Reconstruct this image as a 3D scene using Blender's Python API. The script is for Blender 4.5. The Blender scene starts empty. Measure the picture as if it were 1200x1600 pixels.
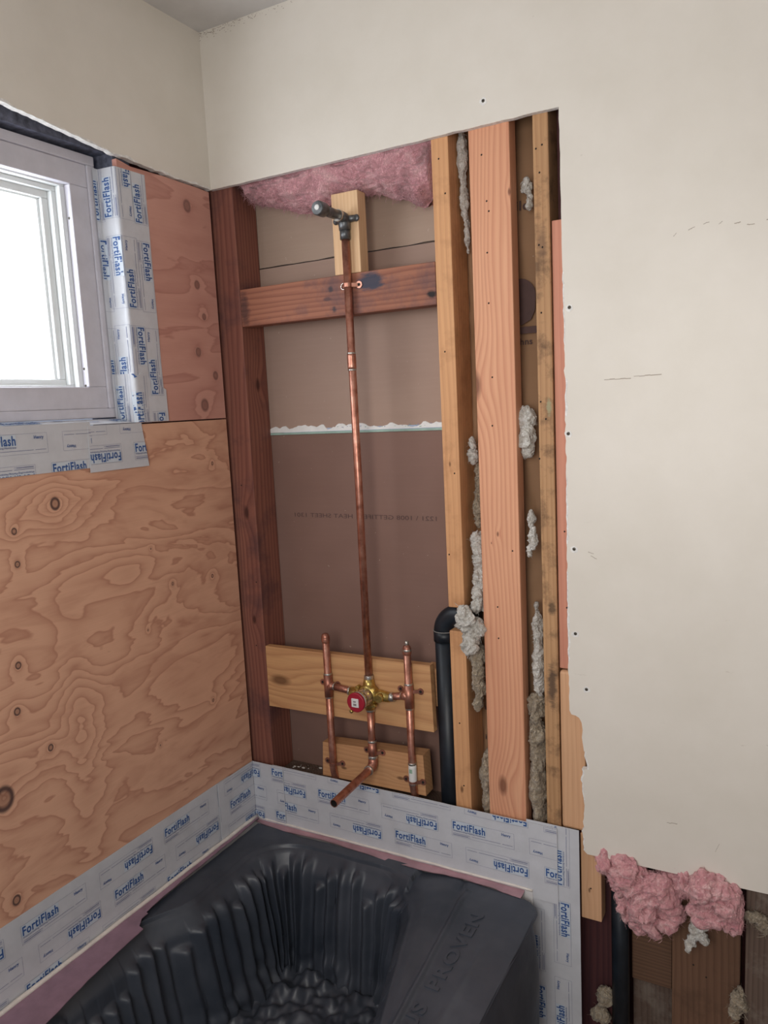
import bpy, bmesh, math, random
from mathutils import Vector, noise, Matrix
random.seed(7)
S = bpy.context.scene
COL = S.collection
PI = math.pi
# ------------------------------------------------------------------ camera
CP = (1.28533, -1.51956, 1.55200); YAW, PITCH, ROLL, FPX = 0.508621, 0.136326, -0.049150, 1206.37
f_ = Vector((-math.sin(YAW)*math.cos(PITCH), math.cos(YAW)*math.cos(PITCH), -math.sin(PITCH)))
r0 = Vector((math.cos(YAW), math.sin(YAW), 0)); u0 = r0.cross(f_)
r_ = r0*math.cos(ROLL)+u0*math.sin(ROLL); u_ = -r0*math.sin(ROLL)+u0*math.cos(ROLL)
cd = bpy.data.cameras.new('camera'); cam = bpy.data.objects.new('camera', cd); COL.objects.link(cam)
cam.matrix_world = Matrix(((r_.x, u_.x, -f_.x, CP[0]), (r_.y, u_.y, -f_.y, CP[1]), (r_.z, u_.z, -f_.z, CP[2]), (0, 0, 0, 1)))
cd.sensor_fit = 'VERTICAL'; cd.sensor_height = 36; cd.lens = FPX*36/1600; cd.clip_start = 0.02
S.camera = cam
# ------------------------------------------------------------------ world, lights, exposure
W = bpy.data.worlds.new('world'); S.world = W; W.use_nodes = True
W.node_tree.nodes['Background'].inputs[0].default_value = (0.72, 0.80, 1.0, 1)
W.node_tree.nodes['Background'].inputs[1].default_value = 0.42
def area(name, loc, tgt, sx, sy, power, col):
    l = bpy.data.lights.new(name, 'AREA'); l.shape = 'RECTANGLE'; l.size = sx; l.size_y = sy; l.energy = power; l.color = col
    o = bpy.data.objects.new(name, l); COL.objects.link(o); o.location = loc
    o.rotation_euler = (Vector(tgt)-Vector(loc)).to_track_quat('-Z', 'Y').to_euler(); return o
L_ = area('room_daylight', (1.02, -1.85, 1.60), (1.10, 0, 1.32), 0.8, 0.8, 12.0, (1.0, 0.955, 0.89)); L_.data.spread = math.radians(150)
PANE_E = 8.0
S.view_settings.view_transform = 'Standard'; S.view_settings.look = 'None'
S.view_settings.gamma = 1; S.view_settings.use_curve_mapping = False; S.view_settings.exposure = 0.0

# ------------------------------------------------------------------ helpers
def lin(r, g, b, k=1.0):
    f = lambda c: ((c/255+0.055)/1.055)**2.4 if c/255 > 0.04045 else c/255/12.92
    return (min(1, f(r)*k), min(1, f(g)*k), min(1, f(b)*k), 1)
class N:
    """small node-graph builder"""
    def __init__(s, name):
        s.m = bpy.data.materials.new(name); s.m.use_nodes = True; s.t = s.m.node_tree
        s.b = s.t.nodes['Principled BSDF']; s.pos = s.t.nodes.new('ShaderNodeNewGeometry').outputs['Position']
    def set(s, sock, v):
        if isinstance(v, bpy.types.NodeSocket): s.t.links.new(v, sock)
        else:
            try: sock.default_value = v
            except Exception: sock.default_value = v[:3]
    def math(s, op, a, b=0.0, c=None, clamp=False):
        n = s.t.nodes.new('ShaderNodeMath'); n.operation = op; n.use_clamp = clamp
        s.set(n.inputs[0], a); s.set(n.inputs[1], b)
        if c is not None: s.set(n.inputs[2], c)
        return n.outputs[0]
    def vec(s, op, a, b):
        n = s.t.nodes.new('ShaderNodeVectorMath'); n.operation = op; s.set(n.inputs[0], a); s.set(n.inputs[1], b)
        return n.outputs['Value'] if op in ('LENGTH', 'DISTANCE', 'DOT_PRODUCT') else n.outputs[0]
    def sep(s, v):
        n = s.t.nodes.new('ShaderNodeSeparateXYZ'); s.set(n.inputs[0], v); return n.outputs
    def noise(s, v, scale=1.0, detail=3.0, rough=0.5, dist=0.0):
        n = s.t.nodes.new('ShaderNodeTexNoise'); s.set(n.inputs['Vector'], v); n.inputs['Scale'].default_value = scale
        n.inputs['Detail'].default_value = detail; n.inputs['Roughness'].default_value = rough; n.inputs['Distortion'].default_value = dist
        return n.outputs[0]
    def ramp(s, v, stops, interp='LINEAR'):
        n = s.t.nodes.new('ShaderNodeValToRGB'); s.set(n.inputs[0], v); e = n.color_ramp.elements; n.color_ramp.interpolation = interp
        while len(e) < len(stops): e.new(0.5)
        for i, (p, c) in enumerate(stops):
            e[i].position = p; e[i].color = c if len(c) == 4 else (*c, 1)
        return n.outputs[0]
    def mr(s, v, a, b, c=0.0, d=1.0):
        n = s.t.nodes.new('ShaderNodeMapRange'); s.set(n.inputs[0], v)
        for i, x in enumerate((a, b, c, d)): n.inputs[i+1].default_value = x
        return n.outputs[0]
    def mix(s, fac, a, b, mode='MIX'):
        n = s.t.nodes.new('ShaderNodeMix'); n.data_type = 'RGBA'; n.blend_type = mode
        s.set(n.inputs[0], fac); s.set(n.inputs[6], a); s.set(n.inputs[7], b); return n.outputs[2]
    def bump(s, h, strength=0.3, dist=0.002):
        n = s.t.nodes.new('ShaderNodeBump'); s.set(n.inputs['Height'], h); n.inputs['Strength'].default_value = strength
        n.inputs['Distance'].default_value = dist; s.t.links.new(n.outputs[0], s.b.inputs['Normal'])
    def fin(s, col, rough=0.7, metal=0.0, spec=0.5):
        s.set(s.b.inputs['Base Color'], col); s.set(s.b.inputs['Roughness'], rough); s.set(s.b.inputs['Metallic'], metal)
        s.b.inputs['Specular IOR Level'].default_value = spec; return s.m

def plain(name, col, rough=0.6, metal=0.0, var=0.15, scale=30, spec=0.5, bump=0.0):
    n = N(name); a = n.noise(n.pos, scale, 4, 0.6)
    c2 = tuple(x*(1-var) for x in col[:3])+(1,); c1 = tuple(min(1, x*(1+var)) for x in col[:3])+(1,)
    c = n.ramp(a, [(0.3, c2), (0.7, c1)])
    if bump: n.bump(a, bump, 0.003)
    return n.fin(c, rough, metal, spec)

def wood(name, light, dark, axis='Z', ring=0.009, wob=0.03, knots=(), stain=None, stain_amt=0.0, seed=0.0, rough=0.65, fib=0.5, contrast=1.0, stain_scale=7, spots=()):
    """sawn lumber: growth rings along the grain axis, fibres, knots, patchy stain"""
    n = N(name); P = n.vec('ADD', n.pos, (seed*1.37, seed*0.71, seed*2.3))
    st = {'Z': (1, 1, 0.12), 'X': (0.12, 1, 1), 'Y': (1, 0.12, 1)}[axis]
    Q = n.vec('MULTIPLY', P, st)
    sp = n.sep(P); cross = n.math('ADD', n.math('ADD', sp[0], sp[1]), 0) if axis == 'Z' else (n.math('ADD', sp[2], n.math('MULTIPLY', sp[1], 0.8)) if axis == 'X' else n.math('ADD', sp[0], sp[2]))
    w = n.math('MULTIPLY', n.math('SUBTRACT', n.noise(Q, 7, 2, 0.5), 0.5), wob*3)
    w2 = n.math('MULTIPLY', n.noise(Q, 40, 2, 0.5), ring*0.5)
    f = n.math('ADD', n.math('ADD', cross, w), w2)
    kd = None
    ks = {'Z': (1, 1, 0.45), 'X': (0.45, 1, 1), 'Y': (1, 0.45, 1)}[axis]
    for (kx, ky, kz, kr) in knots:
        d = n.vec('LENGTH', n.vec('MULTIPLY', n.vec('SUBTRACT', n.pos, (kx, ky, kz)), ks), (0, 0, 0))
        g = n.math('POWER', 2.718, n.math('MULTIPLY', n.math('POWER', n.math('DIVIDE', d, kr*2.0), 2), -1))
        f = n.math('ADD', f, n.math('MULTIPLY', g, kr*1.6))
        m = n.mr(d, kr*0.35, kr*0.8, 1, 0)
        kd = m if kd is None else n.math('MAXIMUM', kd, m)
    fr = n.math('FRACT', n.math('DIVIDE', f, ring))
    c = 0.5*contrast
    mid = tuple(l*(1-c)+d*c for l, d in zip(light, dark))
    col = n.ramp(fr, [(0.0, mid), (0.45, light), (0.72, light), (0.93, tuple(l*(1-c*1.5)+d*c*1.5 if c*1.5 < 1 else d for l, d in zip(light, dark))), (1.0, mid)])
    big = n.noise(n.vec('MULTIPLY', P, st), 9, 3, 0.6)
    col = n.mix(n.mr(big, 0.35, 0.75, 0, 0.55*contrast), col, dark)
    fs = {'Z': (1, 1, 0.02), 'X': (0.02, 1, 1), 'Y': (1, 0.02, 1)}[axis]
    fb = n.noise(n.vec('MULTIPLY', P, fs), 420, 3, 0.6)
    col = n.mix(n.mr(fb, 0.35, 0.7, 0.32*fib, 0), col, tuple(x*0.45 for x in dark[:3])+(1,))
    if stain:
        s_ = n.noise(P, stain_scale, 5, 0.68)
        col = n.mix(n.mr(s_, 0.5, 0.68, 0, stain_amt), col, stain)
    if kd is not None: col = n.mix(n.math('MULTIPLY', kd, 0.85), col, tuple(x*0.35 for x in dark[:3])+(1,))
    for (sx, sy_, sz_, srx, srz, scol, sa) in spots:
        jt = n.noise(n.vec('MULTIPLY', n.pos, (30, 30, 120)), 1.0, 4, 0.7)
        d = n.vec('LENGTH', n.vec('DIVIDE', n.vec('SUBTRACT', n.pos, (sx, sy_, sz_)), (srx, 1, srz)), (0, 0, 0))
        d = n.math('ADD', d, n.math('MULTIPLY', n.math('SUBTRACT', jt, .5), 1.5))
        col = n.mix(n.mr(d, .45, 1.0, sa, 0), col, scol)
    n.bump(fb, 0.25, 0.001)
    return n.fin(col, rough, 0, 0.3)

def plywood(name, light, dark, knots, blobs, freq=9.0, seed=0.0, sy=1.0, sz=3.0, amt=1.0, kfill=.55, kring=.85):
    """rotary-cut veneer: contour bands around knots and swirls (on the plane x = const)"""
    n = N(name); P = n.vec('MULTIPLY', n.vec('ADD', n.pos, (0, seed, seed*0.6)), (0.2, sy, sz))
    F = n.math('MULTIPLY', n.noise(P, 2.4, 4, 0.52, 0.5), 1.0)
    rag = n.noise(n.vec('MULTIPLY', n.pos, (1, 6, 60)), 1.0, 4, 0.7)
    F = n.math('ADD', F, n.math('MULTIPLY', rag, 0.022))
    for (y, z, ry, rz, a) in blobs:
        v = n.vec('DIVIDE', n.vec('SUBTRACT', n.pos, (0, y, z)), (1000, ry, rz))
        d = n.vec('LENGTH', v, (0, 0, 0))
        F = n.math('ADD', F, n.math('MULTIPLY', n.math('POWER', 2.718, n.math('MULTIPLY', n.math('POWER', d, 1.6), -1)), a))
    kd = None; kr_ = None
    for (y, z, r) in knots:
        d = n.vec('LENGTH', n.vec('MULTIPLY', n.vec('SUBTRACT', n.pos, (0, y, z)), (0.001, 1, 0.85)), (0, 0, 0))
        F = n.math('ADD', F, n.math('MULTIPLY', n.math('POWER', 2.718, n.math('MULTIPLY', n.math('DIVIDE', d, r*2.2), -1)), 0.35))
        m = n.mr(d, r*0.75, r*1.1, 1, 0); m2 = n.mr(n.math('ABSOLUTE', n.math('SUBTRACT', d, r*0.85)), r*0.08, r*0.35, 1, 0)
        kd = m if kd is None else n.math('MAXIMUM', kd, m); kr_ = m2 if kr_ is None else n.math('MAXIMUM', kr_, m2)
    fr = n.math('FRACT', n.math('MULTIPLY', F, freq))
    ml = tuple(l*0.45+d*0.55 for l, d in zip(light, dark)); md = tuple(l*0.75+d*0.25 for l, d in zip(light, dark))
    col = n.ramp(fr, [(0.0, light), (0.12, light), (0.55, md), (0.80, ml), (0.93, dark), (1.0, light)])
    patch = n.noise(n.vec('MULTIPLY', n.pos, (0.2, 4, 13)), 1.0, 4, 0.6, 0.8)
    col = n.mix(n.mr(patch, 0.53, 0.60, 0, 0.30*amt), col, dark)
    fb = n.noise(n.vec('MULTIPLY', n.pos, (1, 5, 420)), 1.0, 3, 0.6)
    col = n.mix(n.mr(fb, 0.35, 0.72, 0.16, 0), col, dark)
    col = n.mix(n.math('MULTIPLY', kd, kfill), col, tuple(x*0.5 for x in dark[:3])+(1,))
    col = n.mix(n.math('MULTIPLY', kr_, kring), col, (0.045, 0.025, 0.03, 1))
    n.bump(fb, 0.15, 0.001)
    return n.fin(col, 0.62, 0, 0.3)

class MB:
    def __init__(s): s.v = []; s.f = []; s.m = []; s.sm = []
    def add(s, vs, fs, mi=0, smooth=False):
        o = len(s.v); s.v += [tuple(p) for p in vs]
        for f in fs: s.f.append([i+o for i in f]); s.m.append(mi); s.sm.append(smooth)
        return s
    def box(s, x0, x1, y0, y1, z0, z1, mi=0, ch=0.0012):
        """box with chamfered vertical/horizontal edges"""
        if ch <= 0:
            vs = [(x, y, z) for x in (x0, x1) for y in (y0, y1) for z in (z0, z1)]
            return s.add(vs, [(0, 1, 3, 2), (4, 6, 7, 5), (0, 4, 5, 1), (2, 3, 7, 6), (0, 2, 6, 4), (1, 5, 7, 3)], mi)
        bm = bmesh.new(); bmesh.ops.create_cube(bm, size=1)
        for v in bm.verts: v.co = Vector(((x0+x1)/2+v.co.x*(x1-x0), (y0+y1)/2+v.co.y*(y1-y0), (z0+z1)/2+v.co.z*(z1-z0)))
        bmesh.ops.bevel(bm, geom=list(bm.edges), offset=ch, segments=2, affect='EDGES', profile=0.5)
        bm.verts.index_update(); s.add([v.co[:] for v in bm.verts], [[v.index for v in f.verts] for f in bm.faces], mi); bm.free(); return s
    def prism(s, pts, fn, d0, d1, mi=0, mside=None):
        """polygon pts (a,b) extruded between depths d0 and d1; fn(a,b,d) -> xyz"""
        n = len(pts); vs = [fn(a, b, d0) for a, b in pts]+[fn(a, b, d1) for a, b in pts]
        s.add(vs, [list(range(n)), list(range(2*n-1, n-1, -1))], mi)
        s.add(vs, [(i, (i+1) % n, n+(i+1) % n, n+i) for i in range(n)], mi if mside is None else mside); return s
    def tube(s, path, r, seg=18, mi=0, cap=True, inner=None, smooth=True):
        path = [Vector(p) for p in path]; rs = r if isinstance(r, (list, tuple)) else [r]*len(path)
        t = (path[1]-path[0]).normalized(); a = t.orthogonal().normalized(); rings = []; vs = []
        for i, p in enumerate(path):
            if i == 0: t2 = (path[1]-path[0]).normalized()
            elif i == len(path)-1: t2 = (path[-1]-path[-2]).normalized()
            else: t2 = ((path[i+1]-p).normalized()+(p-path[i-1]).normalized()).normalized()
            a = (a-t2*a.dot(t2)).normalized(); b = t2.cross(a)
            vs += [p+(a*math.cos(2*PI*k/seg)+b*math.sin(2*PI*k/seg))*rs[i] for k in range(seg)]
        fs = [(i*seg+k, i*seg+(k+1) % seg, (i+1)*seg+(k+1) % seg, (i+1)*seg+k) for i in range(len(path)-1) for k in range(seg)]
        s.add(vs, fs, mi, smooth)
        if cap:
            o = len(s.v)-len(vs)
            s.f.append([o+k for k in range(seg)][::-1]); s.m.append(mi); s.sm.append(False)
            s.f.append([o+(len(path)-1)*seg+k for k in range(seg)]); s.m.append(mi); s.sm.append(False)
        return s
    def ball(s, c, r, mi=0, sub=3, sc=(1, 1, 1), fn=None):
        bm = bmesh.new(); bmesh.ops.create_icosphere(bm, subdivisions=sub, radius=1)
        vs = []
        for v in bm.verts:
            d = v.co.normalized(); k = fn(d) if fn else 1
            vs.append((c[0]+d.x*r*sc[0]*k, c[1]+d.y*r*sc[1]*k, c[2]+d.z*r*sc[2]*k))
        bm.verts.index_update(); s.add(vs, [[v.index for v in f.verts] for f in bm.faces], mi, True); bm.free(); return s
    def build(s, name, mats, parent=None, loc=None):
        me = bpy.data.meshes.new(name)
        if loc is None:
            xs = [p[0] for p in s.v]; ys = [p[1] for p in s.v]; zs = [p[2] for p in s.v]
            loc = parent['_o'] if parent is not None else ((min(xs)+max(xs))/2, (min(ys)+max(ys))/2, min(zs))
        lx, ly, lz = loc
        me.from_pydata([(x-lx, y-ly, z-lz) for x, y, z in s.v], [], s.f)
        for m in (mats if isinstance(mats, (list, tuple)) else [mats]): me.materials.append(m)
        for p, mi, sm in zip(me.polygons, s.m, s.sm): p.material_index = mi; p.use_smooth = sm
        me.validate(); me.update()
        o = bpy.data.objects.new(name, me); COL.objects.link(o)
        if parent is not None: o.parent = parent
        else: o.location = loc
        o['_o'] = list(loc)
        return o
def tag(o, label=None, cat=None, group=None, kind=None):
    if label: o['label'] = label
    if cat: o['category'] = cat
    if group: o['group'] = group
    if kind: o['kind'] = kind
    return o
def thing(name, loc, label, cat, group=None):
    o = bpy.data.objects.new(name, None); COL.objects.link(o); o.location = loc; o['_o'] = list(loc); o.empty_display_size = 0.05
    return tag(o, label, cat, group)
def nz(x, y, z=0): return noise.noise(Vector((x, y, z)))
def fbm(p, o=4): return noise.fractal(Vector(p), 0.9, 2.1, o)

_tc = {}
def textmesh(txt, bold=0.0):
    """flat lettering scaled so that a capital is 1 high; returns verts, faces, width"""
    k = (txt, bold)
    if k in _tc: return _tc[k]
    c = bpy.data.curves.new('t', 'FONT'); c.body = txt; c.size = 1.0; c.offset = bold; c.resolution_u = 3; c.space_character = 1.0+bold*4
    o = bpy.data.objects.new('t', c); COL.objects.link(o)
    dg = bpy.context.evaluated_depsgraph_get(); me = bpy.data.meshes.new_from_object(o.evaluated_get(dg))
    vs = [(v.co.x, v.co.y) for v in me.vertices]; fs = [list(p.vertices) for p in me.polygons]
    bpy.data.objects.remove(o); bpy.data.curves.remove(c); bpy.data.meshes.remove(me)
    x0 = min(v[0] for v in vs); w = max(v[0] for v in vs)-x0; h = 0.70
    vs = [((x-x0)/h, y/h) for x, y in vs]
    _tc[k] = (vs, fs, w/h); return _tc[k]

# ------------------------------------------------------------------ materials
def drywall_mat():
    n = N('painted_drywall'); a = n.noise(n.pos, 6, 5, 0.6); b = n.noise(n.vec('MULTIPLY', n.pos, (1, 1, 0.15)), 260, 2, 0.5)
    c = n.ramp(a, [(0.3, (0.71, 0.66, 0.58, 1)), (0.7, (0.77, 0.72, 0.645, 1))])
    sc = n.noise(n.vec('MULTIPLY', n.pos, (14, 14, 60)), 1.0, 5, 0.75)          # scuffs
    msk = n.noise(n.pos, 3.1, 1, 0.5)
    k = n.math('MULTIPLY', n.mr(sc, 0.66, 0.72, 0, 0.5), n.mr(msk, 0.52, 0.6, 0, 1))
    c = n.mix(k, c, (0.36, 0.29, 0.22, 1))
    n.bump(n.math('ADD', n.math('MULTIPLY', b, 0.4), n.noise(n.pos, 90, 3, 0.5)), 0.12, 0.001)
    return n.fin(c, 0.42, 0, 0.5)
M = {}
M['drywall'] = drywall_mat()
M['gypsum'] = plain('gypsum_core', (0.78, 0.76, 0.73, 1), 0.9, var=0.18, scale=140, bump=0.5)
M['ceiling'] = plain('ceiling_paint', (0.62, 0.60, 0.58, 1), 0.8, var=0.05, scale=12)
M['floor'] = plain('subfloor', (0.25, 0.17, 0.11, 1), 0.8, var=0.3, scale=20)
plyk = [(-.525, 1.395, .0105), (-.619, 1.356, .0055), (-.620, 1.294, .0055), (-.642, 1.106, .006), (-.655, 1.021, .0065), (-.594, .924, .006),
        (-.702, .870, .020), (-.701, .668, .0085), (-.098, 1.158, .004), (-.233, 1.169, .0035), (-.131, .85, .0035), (-.066, 1.433, .0038), (-.29, 1.262, .002), (-.32, 1.083, .002), (-.315, .81, .002)]
M['ply_low'] = plywood('plywood_veneer', (0.74, 0.43, 0.29, 1), (0.51, 0.25, 0.165, 1), plyk,
    [(-.70, .90, .20, .10, .55), (-.525, 1.395, .09, .05, .35), (-.20, .88, .30, .20, .75), (-.52, .95, .05, .25, .35), (-.36, 1.22, .09, .06, .3)], freq=8.0, seed=3.3)
M['ply_up'] = plywood('plywood_veneer_pink', (0.63, 0.335, 0.265, 1), (0.48, 0.225, 0.18, 1), [(-.083, 2.035, .012), (-.07, 1.858, .009), (-.054, 1.785, .007), (-.084, 1.701, .0095), (-.029, 1.646, .009), (-.076, 1.575, .013)],
    [], freq=4.0, seed=8.1, sy=1.0, sz=4.5, amt=0.4, kfill=.75, kring=.30)
M['w_dark'] = wood('old_redwood', (0.33, 0.135, 0.092, 1), (0.15, 0.052, 0.042, 1), 'Z', .014, .03, stain=(0.06, 0.035, 0.045, 1), stain_amt=.55, seed=1.1, knots=[(.03, .013, 1.30, .012), (.058, .06, 1.62, .012), (.03, .013, 1.02, .009)])
M['w_darkx'] = wood('old_redwood_block', (0.42, 0.175, 0.105, 1), (0.20, 0.07, 0.045, 1), 'X', .012, .03, stain=(0.045, 0.05, 0.075, 1), stain_amt=.5, seed=2.7, stain_scale=9, spots=[(.425, .0135, 1.826, .042, .024, (.03, .045, .075, 1), .9), (.32, .0135, 1.82, .008, .008, (.05, .04, .05, 1), .9), (.327, .0135, 1.775, .008, .009, (.05, .04, .05, 1), .9), (.31, .0135, 1.80, .014, .006, (.06, .04, .05, 1), .7), (.07, .0135, 1.80, .018, .05, (.05, .03, .035, 1), .7), (.572, .0135, 1.782, .012, .010, (.02, .015, .015, 1), 1.0)])
M['w_stud'] = wood('aged_fir_stud', (0.72, 0.39, 0.19, 1), (0.50, 0.22, 0.10, 1), 'Z', .012, .015, seed=4.2, contrast=.55, stain=(0.22, 0.09, 0.035, 1), stain_amt=.4, knots=[(.60, .013, 1.42, .004), (.60, .013, .67, .006)])
M['w_post'] = wood('douglas_fir_post', (0.78, 0.41, 0.245, 1), (0.55, 0.21, 0.12, 1), 'Z', .0105, .035, seed=6.4, contrast=.85, fib=.35,
    knots=[(.665, .013, 1.585, .020), (.70, .013, .70, .016), (.75, .013, 1.96, .005), (.705, .013, 1.27, .004), (.69, .013, 1.25, .002)])
M['w_stud3'] = wood('stained_fir_stud', (0.56, 0.33, 0.165, 1), (0.34, 0.165, 0.08, 1), 'Z', .010, .012, seed=9.3, contrast=.7, stain=(0.10, 0.055, 0.03, 1), stain_amt=.75, stain_scale=16, spots=[(.817, .0135, .95, .012, .06, (.06, .04, .03, 1), .8), (.82, .0135, 1.12, .010, .02, (.08, .05, .03, 1), .8), (.815, .0135, 1.85, .012, .04, (.14, .08, .05, 1), .6), (.822, .0135, 1.535, .006, .02, (.35, .36, .22, 1), .7)])
M['w_pink'] = wood('pink_fir_board', (0.66, 0.30, 0.20, 1), (0.48, 0.18, 0.12, 1), 'Z', .012, .02, seed=11.8, contrast=.6)
M['w_light'] = wood('light_pine_board', (0.72, 0.43, 0.25, 1), (0.56, 0.29, 0.15, 1), 'Z', .010, .012, seed=13.1, contrast=.5, knots=[(.89, .013, .50, .004)])
M['w_pine'] = wood('clean_pine', (0.80, 0.54, 0.32, 1), (0.62, 0.34, 0.17, 1), 'Z', .009, .012, seed=14.6, contrast=.5)
M['w_blk'] = wood('pine_blocking', (0.62, 0.34, 0.165, 1), (0.44, 0.20, 0.095, 1), 'X', .010, .02, seed=16.0, contrast=.6, knots=[(.28, .013, .66, .006), (.44, .013, .665, .007)])
M['w_plyblk'] = wood('plywood_offcut', (0.68, 0.39, 0.185, 1), (0.44, 0.20, 0.09, 1), 'X', .020, .06, seed=18.5, contrast=.8, knots=[(.10, .013, .865, .022)])
M['w_brown'] = wood('brown_stud', (0.21, 0.115, 0.07, 1), (0.10, 0.05, 0.032, 1), 'Z', .012, .02, seed=20.5, contrast=.7, stain=(0.05, 0.03, 0.022, 1), stain_amt=.5)
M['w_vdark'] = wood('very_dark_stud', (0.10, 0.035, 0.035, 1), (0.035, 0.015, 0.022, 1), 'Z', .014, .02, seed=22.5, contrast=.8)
M['w_grey'] = wood('dusty_stud', (0.16, 0.11, 0.085, 1), (0.07, 0.045, 0.035, 1), 'Z', .010, .02, seed=24.5, contrast=.8, stain=(0.28, 0.24, 0.2, 1), stain_amt=.4, stain_scale=20)
M['w_greyx'] = wood('dusty_blocking', (0.20, 0.11, 0.065, 1), (0.09, 0.05, 0.035, 1), 'X', .008, .02, seed=26.5, contrast=.9)
def backing_mat(name, a, b, s=0):
    n = N(name); q = n.noise(n.vec('ADD', n.pos, (s, s, s)), 3.0, 3, 0.5); g = n.noise(n.vec('MULTIPLY', n.pos, (8, 8, 160)), 1.0, 3, 0.6)
    c = n.ramp(q, [(0.3, a), (0.7, b)]); c = n.mix(n.mr(g, .4, .7, .05, 0), c, (0.12, 0.07, 0.05, 1))
    sp = n.noise(n.pos, 120, 2, 0.5); c = n.mix(n.mr(sp, .74, .78, 0, .5), c, (0.6, 0.5, 0.42, 1))
    return n.fin(c, 0.75, 0, 0.25)
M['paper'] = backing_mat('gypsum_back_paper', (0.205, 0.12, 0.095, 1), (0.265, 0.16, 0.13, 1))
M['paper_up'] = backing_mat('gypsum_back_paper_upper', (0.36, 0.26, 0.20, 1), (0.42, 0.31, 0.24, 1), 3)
M['ink'] = plain('stamp_ink', (0.09, 0.05, 0.045, 1), 0.8)
M['tape'] = plain('flashing_paper', (0.60, 0.61, 0.645, 1), 0.42, var=0.06, scale=18, spec=.5)
M['blue'] = plain('flashing_print_blue', (0.035, 0.10, 0.30, 1), 0.5, var=0.05)
M['violet'] = plain('flashing_print_thin', (0.17, 0.19, 0.33, 1), 0.5, var=0.05)
M['boxfill'] = plain('flashing_box_tint', (0.58, 0.64, 0.71, 1), 0.45, var=0.04)
M['vinyl'] = plain('window_vinyl', (0.72, 0.74, 0.74, 1), 0.35, var=0.03)
M['trim'] = plain('painted_window_casing', (0.60, 0.585, 0.64, 1), 0.55, var=0.06, scale=25)
M['shadowgap'] = plain('shaded_header', (0.13, 0.14, 0.19, 1), 0.9, var=.5, scale=60)  # dark blue-grey puts the shade of the window-head gap into the colour
M['copper'] = (lambda n: n.fin(n.ramp(n.noise(n.pos, 45, 4, 0.6), [(0.3, (0.33, 0.135, 0.09, 1)), (0.5, (0.54, 0.245, 0.175, 1)), (0.72, (0.66, 0.36, 0.27, 1))]), n.mr(n.noise(n.pos, 60, 3, .6), .3, .7, .28, .5), 0.85))(N('copper'))
M['copper_old'] = (lambda n: n.fin(n.ramp(n.noise(n.pos, 35, 4, 0.6), [(0.3, (0.24, 0.10, 0.075, 1)), (0.55, (0.46, 0.20, 0.14, 1)), (0.75, (0.55, 0.28, 0.2, 1))]), .42, 0.75))(N('tarnished_copper'))
M['solder'] = plain('solder', (0.52, 0.50, 0.46, 1), 0.35, 0.9, var=.3, scale=200)
M['brass'] = plain('brass', (0.55, 0.40, 0.13, 1), 0.32, 0.9, var=.3, scale=120)
M['nickel'] = plain('nickel', (0.62, 0.58, 0.52, 1), 0.25, 0.9, var=.2, scale=100)
M['galv'] = plain('dark_galvanised_steel', (0.14, 0.145, 0.15, 1), 0.42, 0.7, var=.5, scale=70)
M['red'] = plain('red_plastic', (0.34, 0.012, 0.03, 1), 0.4, var=.05)
M['white'] = plain('white_plastic', (0.75, 0.74, 0.72, 1), 0.5, var=.08)
M['green'] = plain('green_label_ink', (0.05, 0.28, 0.12, 1), 0.5)
M['abs'] = plain('black_abs', (0.010, 0.014, 0.020, 1), 0.42, var=.3, spec=.4)
M['hole'] = plain('dark_hole', (0.02, 0.014, 0.012, 1), 0.9)
M['screw'] = plain('phosphate_screw', (0.10, 0.09, 0.07, 1), 0.5, .6, var=.6, scale=600)
def fluff_mat(name, a, b, c_, sc=38):
    n = N(name); q = n.noise(n.vec('MULTIPLY', n.pos, (1, 1, 1.6)), sc, 5, 0.65, 0.6); q2 = n.noise(n.pos, 420, 3, 0.7)
    c = n.ramp(q, [(0.28, a), (0.5, b), (0.72, c_)]); c = n.mix(n.mr(q2, .35, .65, .3, 0), c, a)
    wv = n.vec('ADD', n.pos, n.vec('MULTIPLY', (1, 1, 1), n.math('MULTIPLY', n.noise(n.pos, 30, 2, .5), .03))); st = n.noise(n.vec('MULTIPLY', wv, (1, 1, .45)), 260, 3, .6, 1.2)
    c = n.mix(n.mr(st, .42, .62, .42, 0), c, a); c = n.mix(n.mr(st, .55, .72, 0, .45), c, tuple(min(1, x*1.25) for x in c_[:3])+(1,)); q2 = n.math('ADD', q2, st)
    n.bump(n.math('ADD', n.math('MULTIPLY', q, 1.0), n.math('MULTIPLY', q2, 0.35)), 1.0, 0.006)
    n.b.inputs['Sheen Weight'].default_value = 0.3
    return n.fin(c, 0.95, 0, 0.1)
M['pink'] = fluff_mat('pink_fibreglass', (0.55, 0.22, 0.25, 1), (0.84, 0.43, 0.44, 1), (0.94, 0.64, 0.62, 1))
M['pinkdusty'] = fluff_mat('dusty_pink_fibreglass', (0.28, 0.14, 0.14, 1), (0.72, 0.33, 0.37, 1), (0.88, 0.55, 0.55, 1), 20)
M['whitef'] = fluff_mat('white_fibreglass', (0.44, 0.39, 0.32, 1), (0.78, 0.76, 0.71, 1), (0.92, 0.92, 0.90, 1), 60)
M['tanf'] = fluff_mat('yellowed_fibreglass', (0.20, 0.15, 0.10, 1), (0.46, 0.37, 0.26, 1), (0.66, 0.58, 0.46, 1), 50)
M['kraft'] = backing_mat('kraft_facing', (0.27, 0.155, 0.085, 1), (0.37, 0.215, 0.12, 1), 6)
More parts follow.
